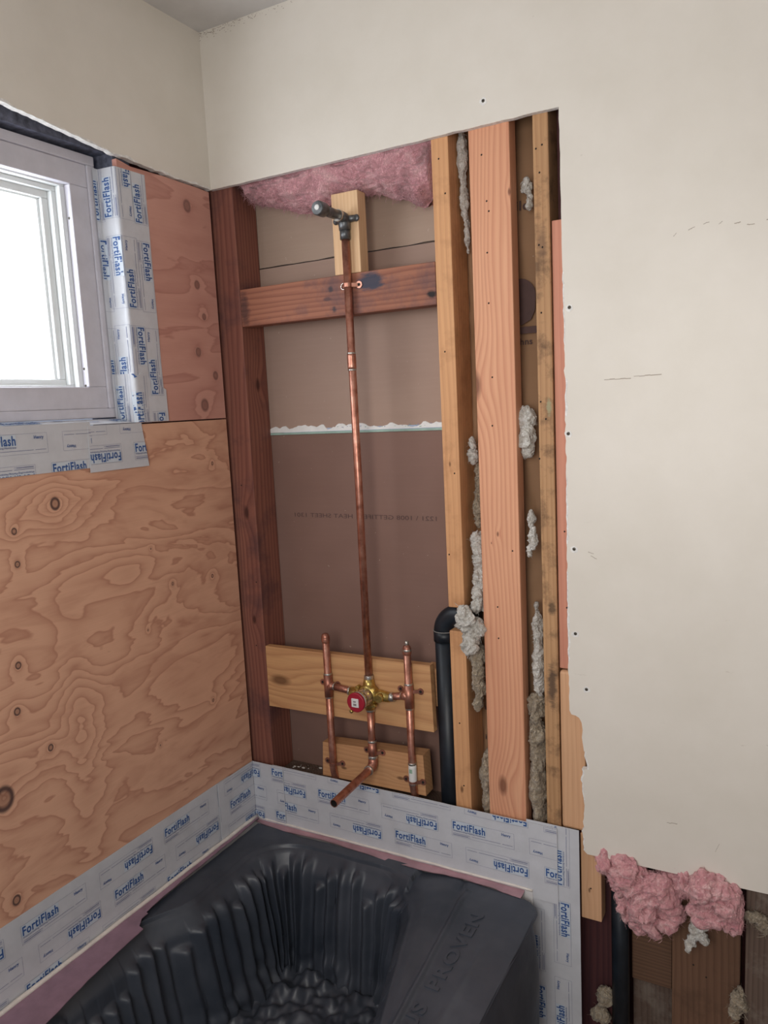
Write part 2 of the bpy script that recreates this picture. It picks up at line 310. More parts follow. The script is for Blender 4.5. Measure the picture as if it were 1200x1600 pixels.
M['cover'] = (lambda n: (n.bump(n.noise(n.pos, 60, 4, .6), .15, .002), n.fin(n.ramp(n.noise(n.pos, 5, 4, .6), [(0.35, (0.033, 0.041, 0.057, 1)), (0.68, (0.070, 0.078, 0.098, 1))]), n.mr(n.noise(n.pos, 9, 4, .6), .3, .7, .34, .52), 0, .5))[1])(N('dark_tub_protector'))
M['pinkfilm'] = plain('lilac_film', (0.30, 0.185, 0.245, 1), 0.4, var=.18, scale=22)
M['rosefilm'] = plain('rose_film', (0.46, 0.27, 0.31, 1), 0.35, var=.2, scale=14)
M['caulk'] = plain('cream_sealant', (0.78, 0.72, 0.66, 1), 0.45, var=.08, scale=60)

# ------------------------------------------------------------------ room shell
def ragged(pts, amp=0.003, step=0.012, seed=0, closed=False):
    out = []
    for i in range(len(pts)-1):
        (a, b), (c, d) = pts[i], pts[i+1]; L = math.hypot(c-a, d-b); k = max(1, int(L/step))
        nx, ny = -(d-b)/max(L, 1e-6), (c-a)/max(L, 1e-6)
        for j in range(k):
            t = j/k; o = amp*(nz(a*40+t*L*60+seed, b*40+seed)*1.6+random.uniform(-.35, .35))
            out.append((a+(c-a)*t+nx*o, b+(d-b)*t+ny*o))
    out.append(pts[-1]); return out
# back wall drywall, with the torn left edge of the big opening
edge = ragged([(0.0, 2.087), (0.30, 2.0875), (0.56, 2.089)], .0006, .03, 1)[:-1] + ragged([(0.56, 2.089), (0.70, 2.0905), (0.856, 2.0915)], .0016, .02, 2)[:-1] \
     + ragged([(0.856, 2.0915), (0.857, 1.80)], .0008, .02, 3)[:-1] + ragged([(0.857, 1.80), (0.859, 1.62), (0.8585, 1.45), (0.857, 1.25), (0.856, 1.06), (0.857, 0.905)], .0016, .008, 4)[:-1] \
     + [(0.857, .905), (.861, .897), (.869, .896), (.877, .892), (.882, .882), (.884, .866), (.882, .85), (.886, .82)] \
     + ragged([(.887, .82), (.892, .782)], .002, .008, 6)[:-1] + [(.892, .782), (.881, .781)] + ragged([(.881, .781), (.884, .70), (.884, .645), (.881, .642), (.884, .60), (.890, .591)], .0035, .006, 8)[:-1] \
     + [(.890, .591), (1.70, .604)]
mb = MB(); poly = edge+[(1.70, 2.44), (0.0, 2.44)]
mb.prism(poly, lambda a, b, d: (a, d, b), 0.0, 0.0128, 0, 1)
for i in range(len(edge)-1):     # chalky torn margin on the face where paint has chipped off
    (a, b), (c, d) = edge[i], edge[i+1]
    if a > .85 and c < .90 and b < 1.84 and b > .60:
        w1 = .002+.0055*abs(nz(b*35, 1.3)); w2 = .002+.0055*abs(nz(d*35, 1.3))
        if nz(b*9, 5.5) > -.15 and (b < 1.80): mb.add([(a+.0002, -.0006, b), (a+w1, -.0002, b), (c+w2, -.0002, d), (c+.0002, -.0006, d)], [(0, 1, 2, 3)], 1)
wb = mb.build('wall_back', [M['drywall'], M['gypsum']]); tag(wb, kind='structure')
def disc(mbx, c, r, nrm='y', h=0.0012, mi=0, seg=14):
    vs = []
    for (rr, hh) in ((r, 0), (r*.8, h), (r*.3, h*.7)):
        for k in range(seg):
            a = 2*PI*k/seg
            if nrm == 'y': vs.append((c[0]+rr*math.cos(a), c[1]-hh, c[2]+rr*math.sin(a)))
            else: vs.append((c[0]+hh, c[1]+rr*math.cos(a), c[2]+rr*math.sin(a)))
    fs = [(j*seg+k, j*seg+(k+1) % seg, (j+1)*seg+(k+1) % seg, (j+1)*seg+k) for j in range(2) for k in range(seg)]+[tuple(2*seg+k for k in range(seg))]
    mbx.add(vs, fs, mi)
for (x, z) in ((.706, 2.135), (.870, 1.723), (.864, 1.480), (.872, 1.248), (.872, 1.072), (.893, .956)):
    m2 = MB(); m2.ball((x, -.0005, z), .0035, 0, 2, (1, .25, 1)); m2.box(x-.0018, x+.0018, -.0022, -.0012, z-.0006, z+.0006, 1, 0)
    m2.build('screw', [M['screw'], M['hole']], wb)
    m3 = MB(); pts = [(x+(.006+.003*random.random())*math.cos(k*PI/6), z-.001+(.0055+.003*random.random())*math.sin(k*PI/6)) for k in range(12)]
    m3.prism(pts, lambda a, b, d: (a, d, b), -.0004, .0005, 0); m3.build('chipped_patch', M['gypsum'], wb)
m2 = MB()   # pencilled scuffs on the paint
for (x, z, L, a) in ((.935, 1.581, .05, .01), (.99, 1.584, .05, .03), (1.085, 1.835, .012, .4), (1.11, 1.842, .01, .2), (1.135, 1.838, .007, .5), (1.16, 1.835, .01, .1), (1.06, 1.828, .008, .8), (1.18, 1.83, .012, 0), (1.21, 1.833, .01, .3), (.90, 1.244, .012, -.3), (.905, 1.236, .014, -.5), (1.05, .70, .02, .1), (1.14, .66, .02, 1.2)):
    n_ = 5; dx, dz = math.cos(a)*L/n_, math.sin(a)*L/n_
    for k in range(n_):
        w = .0005+.0004*random.random(); ox, oz = x+dx*k, z+dz*k+random.uniform(-.0006, .0006)
        m2.add([(ox, -.0004, oz-w), (ox+dx, -.0004, oz+dz-w), (ox+dx, -.0004, oz+dz+w), (ox, -.0004, oz+w)], [(0, 1, 2, 3)])
tag(m2.build('scuff_mark', plain('graphite_scuff', (0.42, 0.36, 0.30, 1), .8), wb), kind='stuff')
m2 = MB(); rq = random.Random(3)
for k in range(150):
    x = abs(rq.gauss(0, .12)); 
    if x > .30: continue
    z = 2.4395-abs(rq.gauss(0, .006))*(1.5 if x < .1 else 1); w, h = rq.uniform(.0006, .004), rq.uniform(.0005, .0018)
    m2.add([(x, -.0005, z-h), (x+w, -.0005, z-h*.3), (x+w*.8, -.0005, z), (x-w*.3, -.0005, z-h*.2)], [(0, 1, 2, 3)])
tag(m2.build('joint_dirt', plain('joint_dirt', (.30, .23, .18, 1), .9), wb), kind='stuff')
# window wall drywall above the plywood
le = ragged([(0.0, 2.087), (-.18, 2.090), (-.314, 2.099), (-.55, 2.124), (-.9, 2.15), (-1.9, 2.16)], .0022, .010, 12)
mb = MB(); mb.prism(le+[(-1.9, 2.44), (0.0, 2.44)], lambda a, b, d: (d, a, b), 0.0045, -.009, 0, 1)
for i in range(len(le)-1):
    (a, b), (c, d) = le[i], le[i+1]
    w1 = .002+.007*abs(nz(a*30, 7.3)); w2 = .002+.007*abs(nz(c*30, 7.3))
    if nz(a*11, 2.2) > -.25: mb.add([(.0050, a, b+.0003), (.0048, a, b+w1), (.0048, c, d+w2), (.0050, c, d+.0003)], [(0, 1, 2, 3)], 1)
wl = mb.build('wall_left', [M['drywall'], M['gypsum']]); tag(wl, kind='structure')
mb = MB(); mb.box(-.03, 2.6, -3.2, .30, 2.44, 2.47, 0, 0); tag(mb.build('ceiling', M['ceiling']), kind='structure')
mb = MB(); mb.box(-.2, 2.6, -3.2, .30, -.03, 0, 0, 0); tag(mb.build('floor', M['floor']), kind='structure')
mb = MB(); mb.box(2.45, 2.47, -3.2, .30, 0, 2.44, 0, 0); tag(mb.build('light_block_right', M['drywall']), kind='structure')  # unseen wall added to block sky light and darken the right-facing sides
# dark closure boxes behind the wall cavity, added to stop sky light leaking in
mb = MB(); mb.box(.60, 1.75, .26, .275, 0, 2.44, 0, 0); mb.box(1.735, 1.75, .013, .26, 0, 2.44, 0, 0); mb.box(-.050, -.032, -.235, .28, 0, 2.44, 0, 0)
tag(mb.build('light_block_behind', M['w_vdark']), kind='structure')

# ------------------------------------------------------------------ plywood on the window wall
mb = MB(); mb.box(-.0125, 0, -1.9, -.002, 0, 1.5385, 0, .0008)
o = mb.build('plywood_sheet', M['ply_low']); tag(o, 'large orange plywood sheet with swirling grain below the window, above the tub', 'plywood')
mb = MB(); mb.prism([(-.2880, 1.5415), (-.003, 1.5415), (-.003, 2.082)]+[(y, 2.0845+.003*nz(y*30, 4)) for y in (-.05, -.1, -.15, -.2, -.25)]+[(-.2880, 2.091)], lambda a, b, d: (d, a, b), 0, -.0125)
o = mb.build('plywood_sheet', M['ply_up']); tag(o, 'narrow pinkish plywood piece with round patches, right of the window', 'plywood')
mb = MB()
# ------------------------------------------------------------------ window
wy0, wy1, wz0, wz1 = -1.35, -.306, 1.556, 2.098
def frame(mb, y0, y1, z0, z1, w, xf, xb, mi=0, ch=.002):
    mb.box(xb, xf, y0, y1, z0, z0+w, mi, ch); mb.box(xb, xf, y0, y1, z1-w, z1, mi, ch)
    mb.box(xb, xf, y0, y0+w, z0+w, z1-w, mi, ch); mb.box(xb, xf, y1-w, y1, z0+w, z1-w, mi, ch)
win = thing('window_1', (-.07, (wy0+wy1)/2, wz0), None, None); win['kind'] = 'structure'
m2 = MB(); frame(m2, wy0, wy1, wz0, wz1, .020, -.046, -.10); frame(m2, wy0+.02, wy1-.02, wz0+.02, wz1-.02, .046, -.050, -.12)
m2.build('window_casing', M['trim'], win)
m2 = MB(); frame(m2, wy0+.066, wy1-.066, wz0+.0495, wz1-.0575, .012, -.066, -.13, 0, .0015); frame(m2, wy0+.078, wy1-.078, wz0+.0615, wz1-.0695, .010, -.080, -.13, 0, .0015)
m2.build('window_frame', M['vinyl'], win)
m2 = MB(); frame(m2, wy0+.088, wy1-.088, wz0+.068, wz1-.078, .016, -.092, -.125, 0, .002)
frame(m2, wy0+.104, wy1-.104, wz0+.078, wz1-.092, .006, -.100, -.125, 0, .001)
m2.build('sash', M['vinyl'], win)
pm = bpy.data.materials.new('sunlit_frosted_glass'); pm.use_nodes = True; nt = pm.node_tree
nt.nodes.remove(nt.nodes['Principled BSDF']); em = nt.nodes.new('ShaderNodeEmission'); em.inputs[0].default_value = (0.90, 0.95, 1.0, 1); em.inputs[1].default_value = PANE_E
nt.links.new(em.outputs[0], nt.nodes['Material Output'].inputs[0])
m2 = MB(); m2.box(-.116, -.111, wy0+.109, wy1-.109, wz0+.083, wz1-.097, 0, 0); m2.build('pane', pm, win)
m2 = MB()
for (y, z) in ((-.372, 1.965), (-.372, 1.66), (-.372, 1.625)): m2.ball((-.060, y-.0008, z), .0026, 0, 2, (1, .4, 1))
m2.build('screw', M['screw'], win)
# header, sill and jamb framing around the window opening
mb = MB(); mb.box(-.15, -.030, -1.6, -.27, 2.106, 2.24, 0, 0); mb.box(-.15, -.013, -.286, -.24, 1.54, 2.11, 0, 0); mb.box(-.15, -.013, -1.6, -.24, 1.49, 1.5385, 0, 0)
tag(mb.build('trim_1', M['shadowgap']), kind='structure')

# ------------------------------------------------------------------ framing behind the opening
def board(name, mat, x0, x1, y0, y1, z0, z1, label, cat, group=None, ch=.0018, extra=None):
    m = MB(); m.box(x0, x1, y0, y1, z0, z1, 0, ch)
    # light subdivision is not needed; marks are set in as small nail heads
    if extra:
        for (x, z) in extra: m.ball((x, y0, z), .0021, 1, 1, (1, .25, 1))
        return tag(m.build(name, [mat, M['hole']]), label, cat, group)
    return tag(m.build(name, mat), label, cat, group)
board('wall_stud', M['w_dark'], -.028, .0585, .0135, .1005, .30, 2.43, 'dark weathered reddish stud in the corner beside the plywood', 'stud', extra=[(.02, 1.37), (.045, 1.12), (.03, .95)])
board('wall_stud', M['w_stud'], .5835, .6220, .0135, .1005, 1.100, 2.43, 'orange stud right of the copper riser, cut off above the black elbow', 'stud', extra=[(.60, 2.05), (.612, 1.98), (.598, 1.66), (.61, 1.40), (.59, 1.22)])
board('wall_stud', M['w_stud'], .5835, .6220, .0135, .1005, .30, 1.046, 'short orange stud standing beside the black drain pipe, below its elbow', 'stud', extra=[(.605, .68), (.6, .83)])
board('wall_post', M['w_post'], .6665, .7525, .0135, .0520, .30, 2.43, 'wide pale reddish fir post with clear grain in the middle of the studs', 'post',
      extra=[(.694, 2.04), (.702, 1.95), (.706, 1.93), (.70, 1.85), (.70, 1.75), (.703, 1.60), (.70, 1.50), (.737, 1.235), (.70, 1.11), (.70, 1.04)])
board('wall_stud', M['w_stud3'], .7995, .8305, .0135, .1005, .30, 2.43, 'stained narrow stud with black mould spots, right of the wide post', 'stud',
      extra=[(.806, 2.03), (.818, 2.035), (.812, 1.985), (.808, 1.85), (.815, 1.845), (.81, 1.72), (.805, 1.545), (.815, 1.51), (.80, 1.43)])
board('wall_board', M['w_pink'], .8325, .9005, .018, .060, .988, 1.893, 'pinkish board behind the torn drywall edge, right of the mouldy stud', 'board', extra=[(.848, 1.28), (.85, 1.12)])
board('wall_board', M['w_light'], .8325, .8855, .0133, .055, .632, .984, 'light tan board with a rounded edge just above the tape corner', 'board', ch=.006)
board('wall_board', M['w_light'], .8720, .9155, .0133, .050, .432, .628, 'short tan board end right of the vertical flashing tape', 'board', extra=[(.893, .505)])
board('wall_stud', M['w_vdark'], .8325, .934, .064, .15, .02, 2.3, 'very dark stud low beside the vertical tape, behind the tan board end', 'stud')
board('wall_board', M['w_brown'], 1.0525, 1.184, .052, .09, .02, 1.2, 'wide brown board under the right clump of pink insulation', 'board', extra=[(1.095, .365), (1.12, .345)])
board('wall_stud', M['w_grey'], 1.194, 1.240, .030, .118, .02, 1.2, 'grey dusty stud at the right edge below the drywall', 'stud')
board('blocking', M['w_greyx'], .966, 1.049, .074, .112, .275, .422, 'brown sawn block between the black vent pipe and wide brown board', 'block')
board('blocking', M['w_grey'], .966, 1.049, .086, .124, .02, .270, 'dark grey block low down, under the brown sawn block', 'block')
board('blocking', M['w_vdark'], .966, 1.049, .100, .138, .430, .60, 'dark block behind the left clump of pink insulation', 'block')
# blocking in the shower bay
board('blocking', M['w_darkx'], .0592, .5828, .0135, .0515, 1.7595, 1.8485, 'dark reddish cross block with blue torch stain, carrying the riser clip', 'block')
board('blocking', M['w_pine'], .334, .402, .0140, .0500, 1.849, 2.024, 'short pale upright block standing on the cross block behind the shower elbow', 'block')
m = MB(); m.prism([(.0600, .952), (.531, .9575), (.5345, .797), (.0595, .790)], lambda a, b, d: (a, d, b), .0135, .0315)
tag(m.build('blocking', M['w_plyblk']), 'wide plywood backing piece behind the brass mixing valve', 'block')
board('blocking', M['w_blk'], .50, .549, .0425, .0875, .848, .940, 'small board end sticking out behind the right end of plywood backing', 'block')
m = MB(); m.prism([(.221, .719), (.5030, .7345), (.5070, .634), (.215, .629)], lambda a, b, d: (a, d, b), .0135, .0515)
tag(m.build('blocking', M['w_blk']), 'lower pine block behind the tub spout elbow', 'block')
board('sill_plate', M['w_grey'], .0592, .5830, .0560, .1005, .560, .602, 'dusty grey plate at the bottom of the shower bay', 'board')
# little clutter on the plate
m = MB()
for k in range(40):
    x, y = random.uniform(.08, .23), random.uniform(.058, .098); r = random.uniform(.001, .004)
    m.ball((x, y, .6025+r*.4), r, random.choice((0, 0, 1)), 1, (random.uniform(.8, 2), 1, .6))
tag(m.build('sawdust', [M['w_grey'], M['gypsum']]), 'crumbs of debris lying on the dusty plate', 'debris', kind='stuff')

# ------------------------------------------------------------------ backing gypsum of the neighbouring room
m = MB(); m.box(-.0, .84, .1015, .1145, .30, 1.4905, 0, 0)
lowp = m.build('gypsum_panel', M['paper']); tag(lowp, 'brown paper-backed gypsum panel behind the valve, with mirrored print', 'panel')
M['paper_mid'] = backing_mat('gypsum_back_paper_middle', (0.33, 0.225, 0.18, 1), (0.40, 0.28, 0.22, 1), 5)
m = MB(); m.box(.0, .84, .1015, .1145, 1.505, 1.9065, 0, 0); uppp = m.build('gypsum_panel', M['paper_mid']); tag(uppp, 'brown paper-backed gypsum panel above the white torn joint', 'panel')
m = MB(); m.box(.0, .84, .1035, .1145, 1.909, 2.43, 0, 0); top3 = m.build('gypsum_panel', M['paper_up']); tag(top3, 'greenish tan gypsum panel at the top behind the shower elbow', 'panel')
m = MB()
tp = [(.058, 1.497)]+[(x, 1.5075+.0060*max(-1.3, min(.8, 3.0*nz(x*45, 3.3)))+.0025*random.random()) for x in [.058+.0055*i for i in range(96)]]+[(.585, 1.498)]
m.prism(tp, lambda a, b, d: (a, d, b), .0992, .1014)
m.build('torn_paper', M['white'], uppp)
m = MB(); m.box(.058, .585, .0985, .1014, 1.4910, 1.4965, 0, .0006); m.build('green_edge', plain('green_board_edge', (0.30, 0.42, 0.36, 1), .6), lowp)
# colour flecks on torn paper
m = MB()
for k in range(26):
    x = random.uniform(.25, .56); z = random.uniform(1.5, 1.507); w, h = random.uniform(.002, .006), random.uniform(.0007, .0015)
    m.add([(x, .0989, z), (x+w, .0989, z+.0005), (x+w, .0989, z+h), (x, .0989, z+h)], [(0, 1, 2, 3)], random.choice((0, 1)))
tag(m.build('printed_flecks', [M['violet'], M['green']], uppp), kind='stuff')
def put_text(mb, txt, fn, x, z, h, bold=0, mirror=False, mi=0, wscale=1.0):
    vs, fs, w = textmesh(txt, bold)
    pts = [fn((w-a if mirror else a)*h*wscale+x, z+b*h) for a, b in vs]
    mb.add(pts, fs, mi); return w*h*wscale
m = MB(); put_text(m, '1221 \\ 1008 GETTIFED HEAT SHEET 1301', lambda a, b: (a, .1008, b), .119, 1.2795, .0105, 0, True, 0, .0)
vs, fs, w = textmesh('1221 \\ 1008 GETTIFED  HEAT SHEET 1301', 0.0); ws = .405/(w*.0105)
m = MB(); put_text(m, '1221 \\ 1008 GETTIFED  HEAT SHEET 1301', lambda a, b: (a, .1008, b), .117, 1.2795, .0105, 0, True, 0, ws)
m.build('mirrored_print', M['ink'], lowp)
m = MB()   # dark cut line above cross block
pl = [(x, 1.9085+.002*nz(x*20, 9)) for x in [.058+.02*i for i in range(27)]]
for (a, b), (c, d) in zip(pl, pl[1:]):
    t = .0006+.0006*abs(nz(a*50, 2)); m.add([(a, .1010, b-t), (c, .1010, d-t), (c, .1010, d+t), (a, .1010, b+t)], [(0, 1, 2, 3)])
m.build('cut_line', M['hole'], uppp)

# ------------------------------------------------------------------ insulation
def batt(name, x0, x1, z0, z1, y, mat, label, amp=.012, prints=None, depth=.0055, seed=0):
    """paper-faced batt bulging between two studs"""
    m = MB(); nx, nzz = 10, int((z1-z0)/.012); vs = []
    for j in range(nzz+1):
        for i in range(nx+1):
            a, b = i/nx, j/nzz; z = z0+(z1-z0)*b
            bul = amp*(math.sin(PI*a)**.7)*(.5+nz(z*5+seed, a*2, seed))+.004*nz(z*28+seed, a*6)
            vs.append((x0+(x1-x0)*a, y-bul, z))
    n0 = len(vs); vs += [(x, y+depth, z) for (x, _, z) in vs]
    fs = []; k = nx+1
    for j in range(nzz):
        for i in range(nx):
            q = (j*k+i, j*k+i+1, (j+1)*k+i+1, (j+1)*k+i); fs.append(q); fs.append(tuple(n0+t for t in q[::-1]))
        fs.append((j*k, (j+1)*k, n0+(j+1)*k, n0+j*k)); fs.append((j*k+nx, n0+j*k+nx, n0+(j+1)*k+nx, (j+1)*k+nx))
    fs.append(tuple(range(0, nx+1))+tuple(n0+i for i in range(nx, -1, -1))); t0 = nzz*k
    fs.append(tuple(t0+i for i in range(nx, -1, -1))+tuple(n0+t0+i for i in range(0, nx+1)))
    m.add(vs, fs, 0, True); o = m.build(name, mat); tag(o, label, 'insulation')
    if prints:
        for (txt, x, z, h) in prints:
            m = MB(); put_text(m, txt, lambda a, b: (a, y-.0005-amp*(max(0, math.sin(PI*min(1, max(0, (a-x0)/(x1-x0)))))**.7)*(.5+nz(b*5+seed, (a-x0)/(x1-x0)*2, seed))-.0045, b), x, z, h, .02)
            m.build('printed_lettering', M['ink'], o)
    return o, None
def fluff(name, blobs, mat, label, seed=0, disp=.35, strands=120, slen=.02, sub=4, freq=30, squash=None, kind=None, cat='insulation'):
    """wad of glass wool: lumps fused by a voxel remesh, torn into folds and streaks by noise, with loose fibres"""
    rnd = random.Random(seed); m = MB(); R = 0
    for (c, r) in blobs:
        rx, ry, rz = r if isinstance(r, (tuple, list)) else (r, r, r); R = max(R, (rx*ry*rz)**(1/3))
        ph = rnd.random()*9
        m.ball(c, 1.0, 0, 3, (rx, ry, rz), lambda d: 1+.30*fbm((d.x*1.3+ph, d.y*1.3, d.z*1.3), 3))
    me = bpy.data.meshes.new('t'); me.from_pydata(m.v, [], m.f); o = bpy.data.objects.new('t', me); COL.objects.link(o)
    md = o.modifiers.new('r', 'REMESH'); md.mode = 'VOXEL'; md.voxel_size = max(.0011, R*.055)
    sm_ = o.modifiers.new('s', 'SMOOTH'); sm_.iterations = 6; sm_.factor = .6
    dg = bpy.context.evaluated_depsgraph_get(); e = bpy.data.meshes.new_from_object(o.evaluated_get(dg))
    bpy.data.objects.remove(o); bpy.data.meshes.remove(me)
    k1 = .55/R; a1, a2, a3 = rnd.uniform(-1, 1), rnd.uniform(-1, 1), rnd.uniform(.3, 1)
    vs = []; out = []
    for v in e.vertices:
        p = v.co; w = Vector((nz(p.x*k1+seed, p.y*k1, p.z*k1), nz(p.x*k1, p.y*k1+7, p.z*k1+seed), nz(p.x*k1+3, p.y*k1, p.z*k1-seed)))
        q = p*k1*1.6+w*1.1
        big = fbm((q.x, q.y, q.z), 3)
        fold = 1-2.2*abs(nz(q.x*2.4+seed, q.y*2.4, q.z*1.1+q.x*a1))
        fine = 1-2*abs(nz(q.x*7+a2*q.z*3, q.y*7, q.z*2.6))
        out.append(tuple(p+v.normal*R*disp*(.75*big+.30*fold+.20*fine)))
    m = MB(); m.add(out, [list(f.vertices) for f in e.polygons], 0, True)
    nrm = [v.normal.copy() for v in e.vertices]; bpy.data.meshes.remove(e)
    for k in range(strands*4):
        i = rnd.randrange(len(out)); p = Vector(out[i]); d = nrm[i]
        if d.y > .5: continue
        L = slen*rnd.uniform(.25, 1.0); t = (d*.8+Vector((rnd.gauss(0, .7), rnd.gauss(-.1, .5), rnd.gauss(0, .7)))).normalized(); path = [p-d*.001]
        if k % 3:      # fibres lying along the surface, combed in wavy locks
            g = Vector((nz(p.x*k1*2+9, p.y*k1*2, p.z*k1*2), nz(p.x*k1*2, p.y*k1*2+5, p.z*k1*2), nz(p.x*k1*2, p.y*k1*2, p.z*k1*2-4)-.25)); t = (g-d*g.dot(d)+Vector((rnd.gauss(0, .06), rnd.gauss(0, .06), rnd.gauss(0, .06)))).normalized()
            bend = t.cross(d)*rnd.gauss(0, .25); L *= 1.1; path = [p+d*.0003]
            for q in range(5): t = (t+bend*.4-d*.16).normalized(); path.append(path[-1]+t*L/5)
            m.tube(path, [.0002, .00055, .0006, .0006, .0004, .0001], 4, 0, False, smooth=True); continue
        for q in range(4):
            t = (t+Vector((rnd.gauss(0, .4), rnd.gauss(0, .4), rnd.gauss(-.1, .4)))).normalized(); path.append(path[-1]+t*L/4)
        m.tube(path, [.0003, .00026, .00022, .00016, .00006], 3, 0, False)
    return tag(m.build(name, mat), label, cat, None, kind)
# kraft facings between the studs
o, m = batt('insulation_batt', .6235, .6690, .62, 2.40, .095, M['kraft'], 'kraft-faced batt in the slot left of the wide post', .018, [('and', .636, .846, .012), ('ins', .636, .772, .012), ('R-11', .638, .605, .013)], seed=2)
o, m = batt('insulation_batt', .7000, .7915, .62, 2.40, .095, M['kraft'], 'kraft-faced batt with black lettering in slot right of wide post', .015, [('uild', .726, 1.937, .019), ('ohns', .729, 1.666, .013)], seed=5)
# large dark round emblem shape on the facing
ypl = lambda a, b: .0835
cx, cz = .752, 1.765
pts = [(cx+.034*math.cos(t), cz+.036*math.sin(t)) for t in [PI*1.05-PI*1.05*k/16 for k in range(17)]]+[(.784, 1.735), (.775, 1.716), (.755, 1.706), (.736, 1.710), (.745, 1.722), (.742, 1.735), (.73, 1.742), (.722, 1.750)]
m = MB(); m.prism([(max(.722, min(.7905, a-.008)), b) for a, b in pts], lambda a, b, d: (a, d, b), .0800, .0806)
m.build('printed_emblem', M['ink'], o); m = MB(); m.box(.722, .7905, .0800, .0806, 1.688, 1.702, 0, 0)
m.build('printed_bar', M['ink'], o)
# white and yellow wads, top to bottom
fluff('insulation_tuft', [((.7640, .045, 1.512), (.017, .018, .030)), ((.7665, .040, 1.472), (.015, .018, .030)), ((.7660, .045, 1.44), (.010, .012, .012))], M['whitef'], 'bright white wad of fibreglass bulging right of the post at mid height', 3, .30, 60, .012)
fluff('insulation_tuft', [((.772, .055, 1.975), (.010, .012, .016)), ((.779, .05, 1.945), (.005, .008, .018))], M['whitef'], 'small cream shred of fibreglass near the top right of post', 4, .4, 25, .01, 3)
fluff('insulation_tuft', [((.6335, .060, 2.06), (.009, .012, .05)), ((.634, .062, 1.98), (.007, .012, .05)), ((.637, .065, 1.91), (.004, .01, .04))], M['whitef'], 'long white strip of fibreglass at the top left of post', 5, .25, 40, .01)
fluff('insulation_tuft', [((.6395, .050, 1.435), (.010, .012, .016)), ((.640, .045, 1.463), (.006, .009, .012))], M['whitef'], 'small grey-white knot of fibreglass in the left slot at mid height', 6, .5, 40, .012)
fluff('insulation_tuft', [((.647, .06, 1.38), (.006, .008, .04)), ((.643, .06, 1.32), (.006, .01, .04))], M['tanf'], 'thin dirty shred hanging below the grey-white knot in the left slot', 16, .5, 50, .02)
fluff('insulation_tuft', [((.6455, .045, 1.235), (.011, .015, .035)), ((.648, .045, 1.17), (.011, .015, .045)), ((.644, .042, 1.115), (.013, .018, .03))], M['whitef'], 'dusty white fibreglass in left slot just above the black elbow', 7, .45, 70, .012)
fluff('insulation_tuft', [((.630, -.005, 1.085), (.017, .014, .028)), ((.642, .015, 1.055), (.022, .018, .026)), ((.636, -.002, 1.028), (.016, .014, .022))], M['whitef'], 'ragged white fibreglass spilling over the black pipe elbow', 8, .5, 140, .014)
fluff('insulation_tuft', [((.6435, .03, .985), (.012, .016, .035)), ((.645, .03, .93), (.011, .016, .04)), ((.642, .03, .885), (.009, .014, .025))], M['tanf'], 'grey dusty fibreglass hanging in the left slot below the elbow', 9, .45, 100, .012)
fluff('insulation_tuft', [((.651, .05, .70), (.013, .02, .06)), ((.652, .05, .64), (.013, .02, .04))], M['tanf'], 'tan lump of batt at the foot of the left slot', 10, .3, 40, .01)
fluff('insulation_tuft', [((.774, .03, 1.30), (.006, .01, .018)), ((.780, .02, 1.262), (.008, .008, .022)), ((.772, .02, 1.236), (.005, .006, .012))], M['whitef'], 'torn cream paper shred sticking out in the right slot', 11, .5, 30, .01, 3)
fluff('insulation_tuft', [((.775, .05, 1.05), (.008, .014, .06)), ((.777, .048, .99), (.010, .016, .06)), ((.779, .048, .935), (.007, .012, .04))], M['whitef'], 'narrow white streak of fibreglass in right slot beside the mouldy stud', 12, .35, 60, .01)
fluff('insulation_tuft', [((.772, .045, .885), (.015, .02, .035)), ((.774, .045, .83), (.014, .02, .04))], M['tanf'], 'yellow-brown twisted fibreglass in the right slot below the white streak', 13, .5, 80, .012)
fluff('insulation_tuft', [((.773, .045, .765), (.015, .022, .05)), ((.772, .045, .70), (.016, .022, .06)), ((.774, .045, .64), (.012, .02, .035))], M['tanf'], 'long tan bulge of batt at the foot of the right slot', 14, .22, 60, .01)
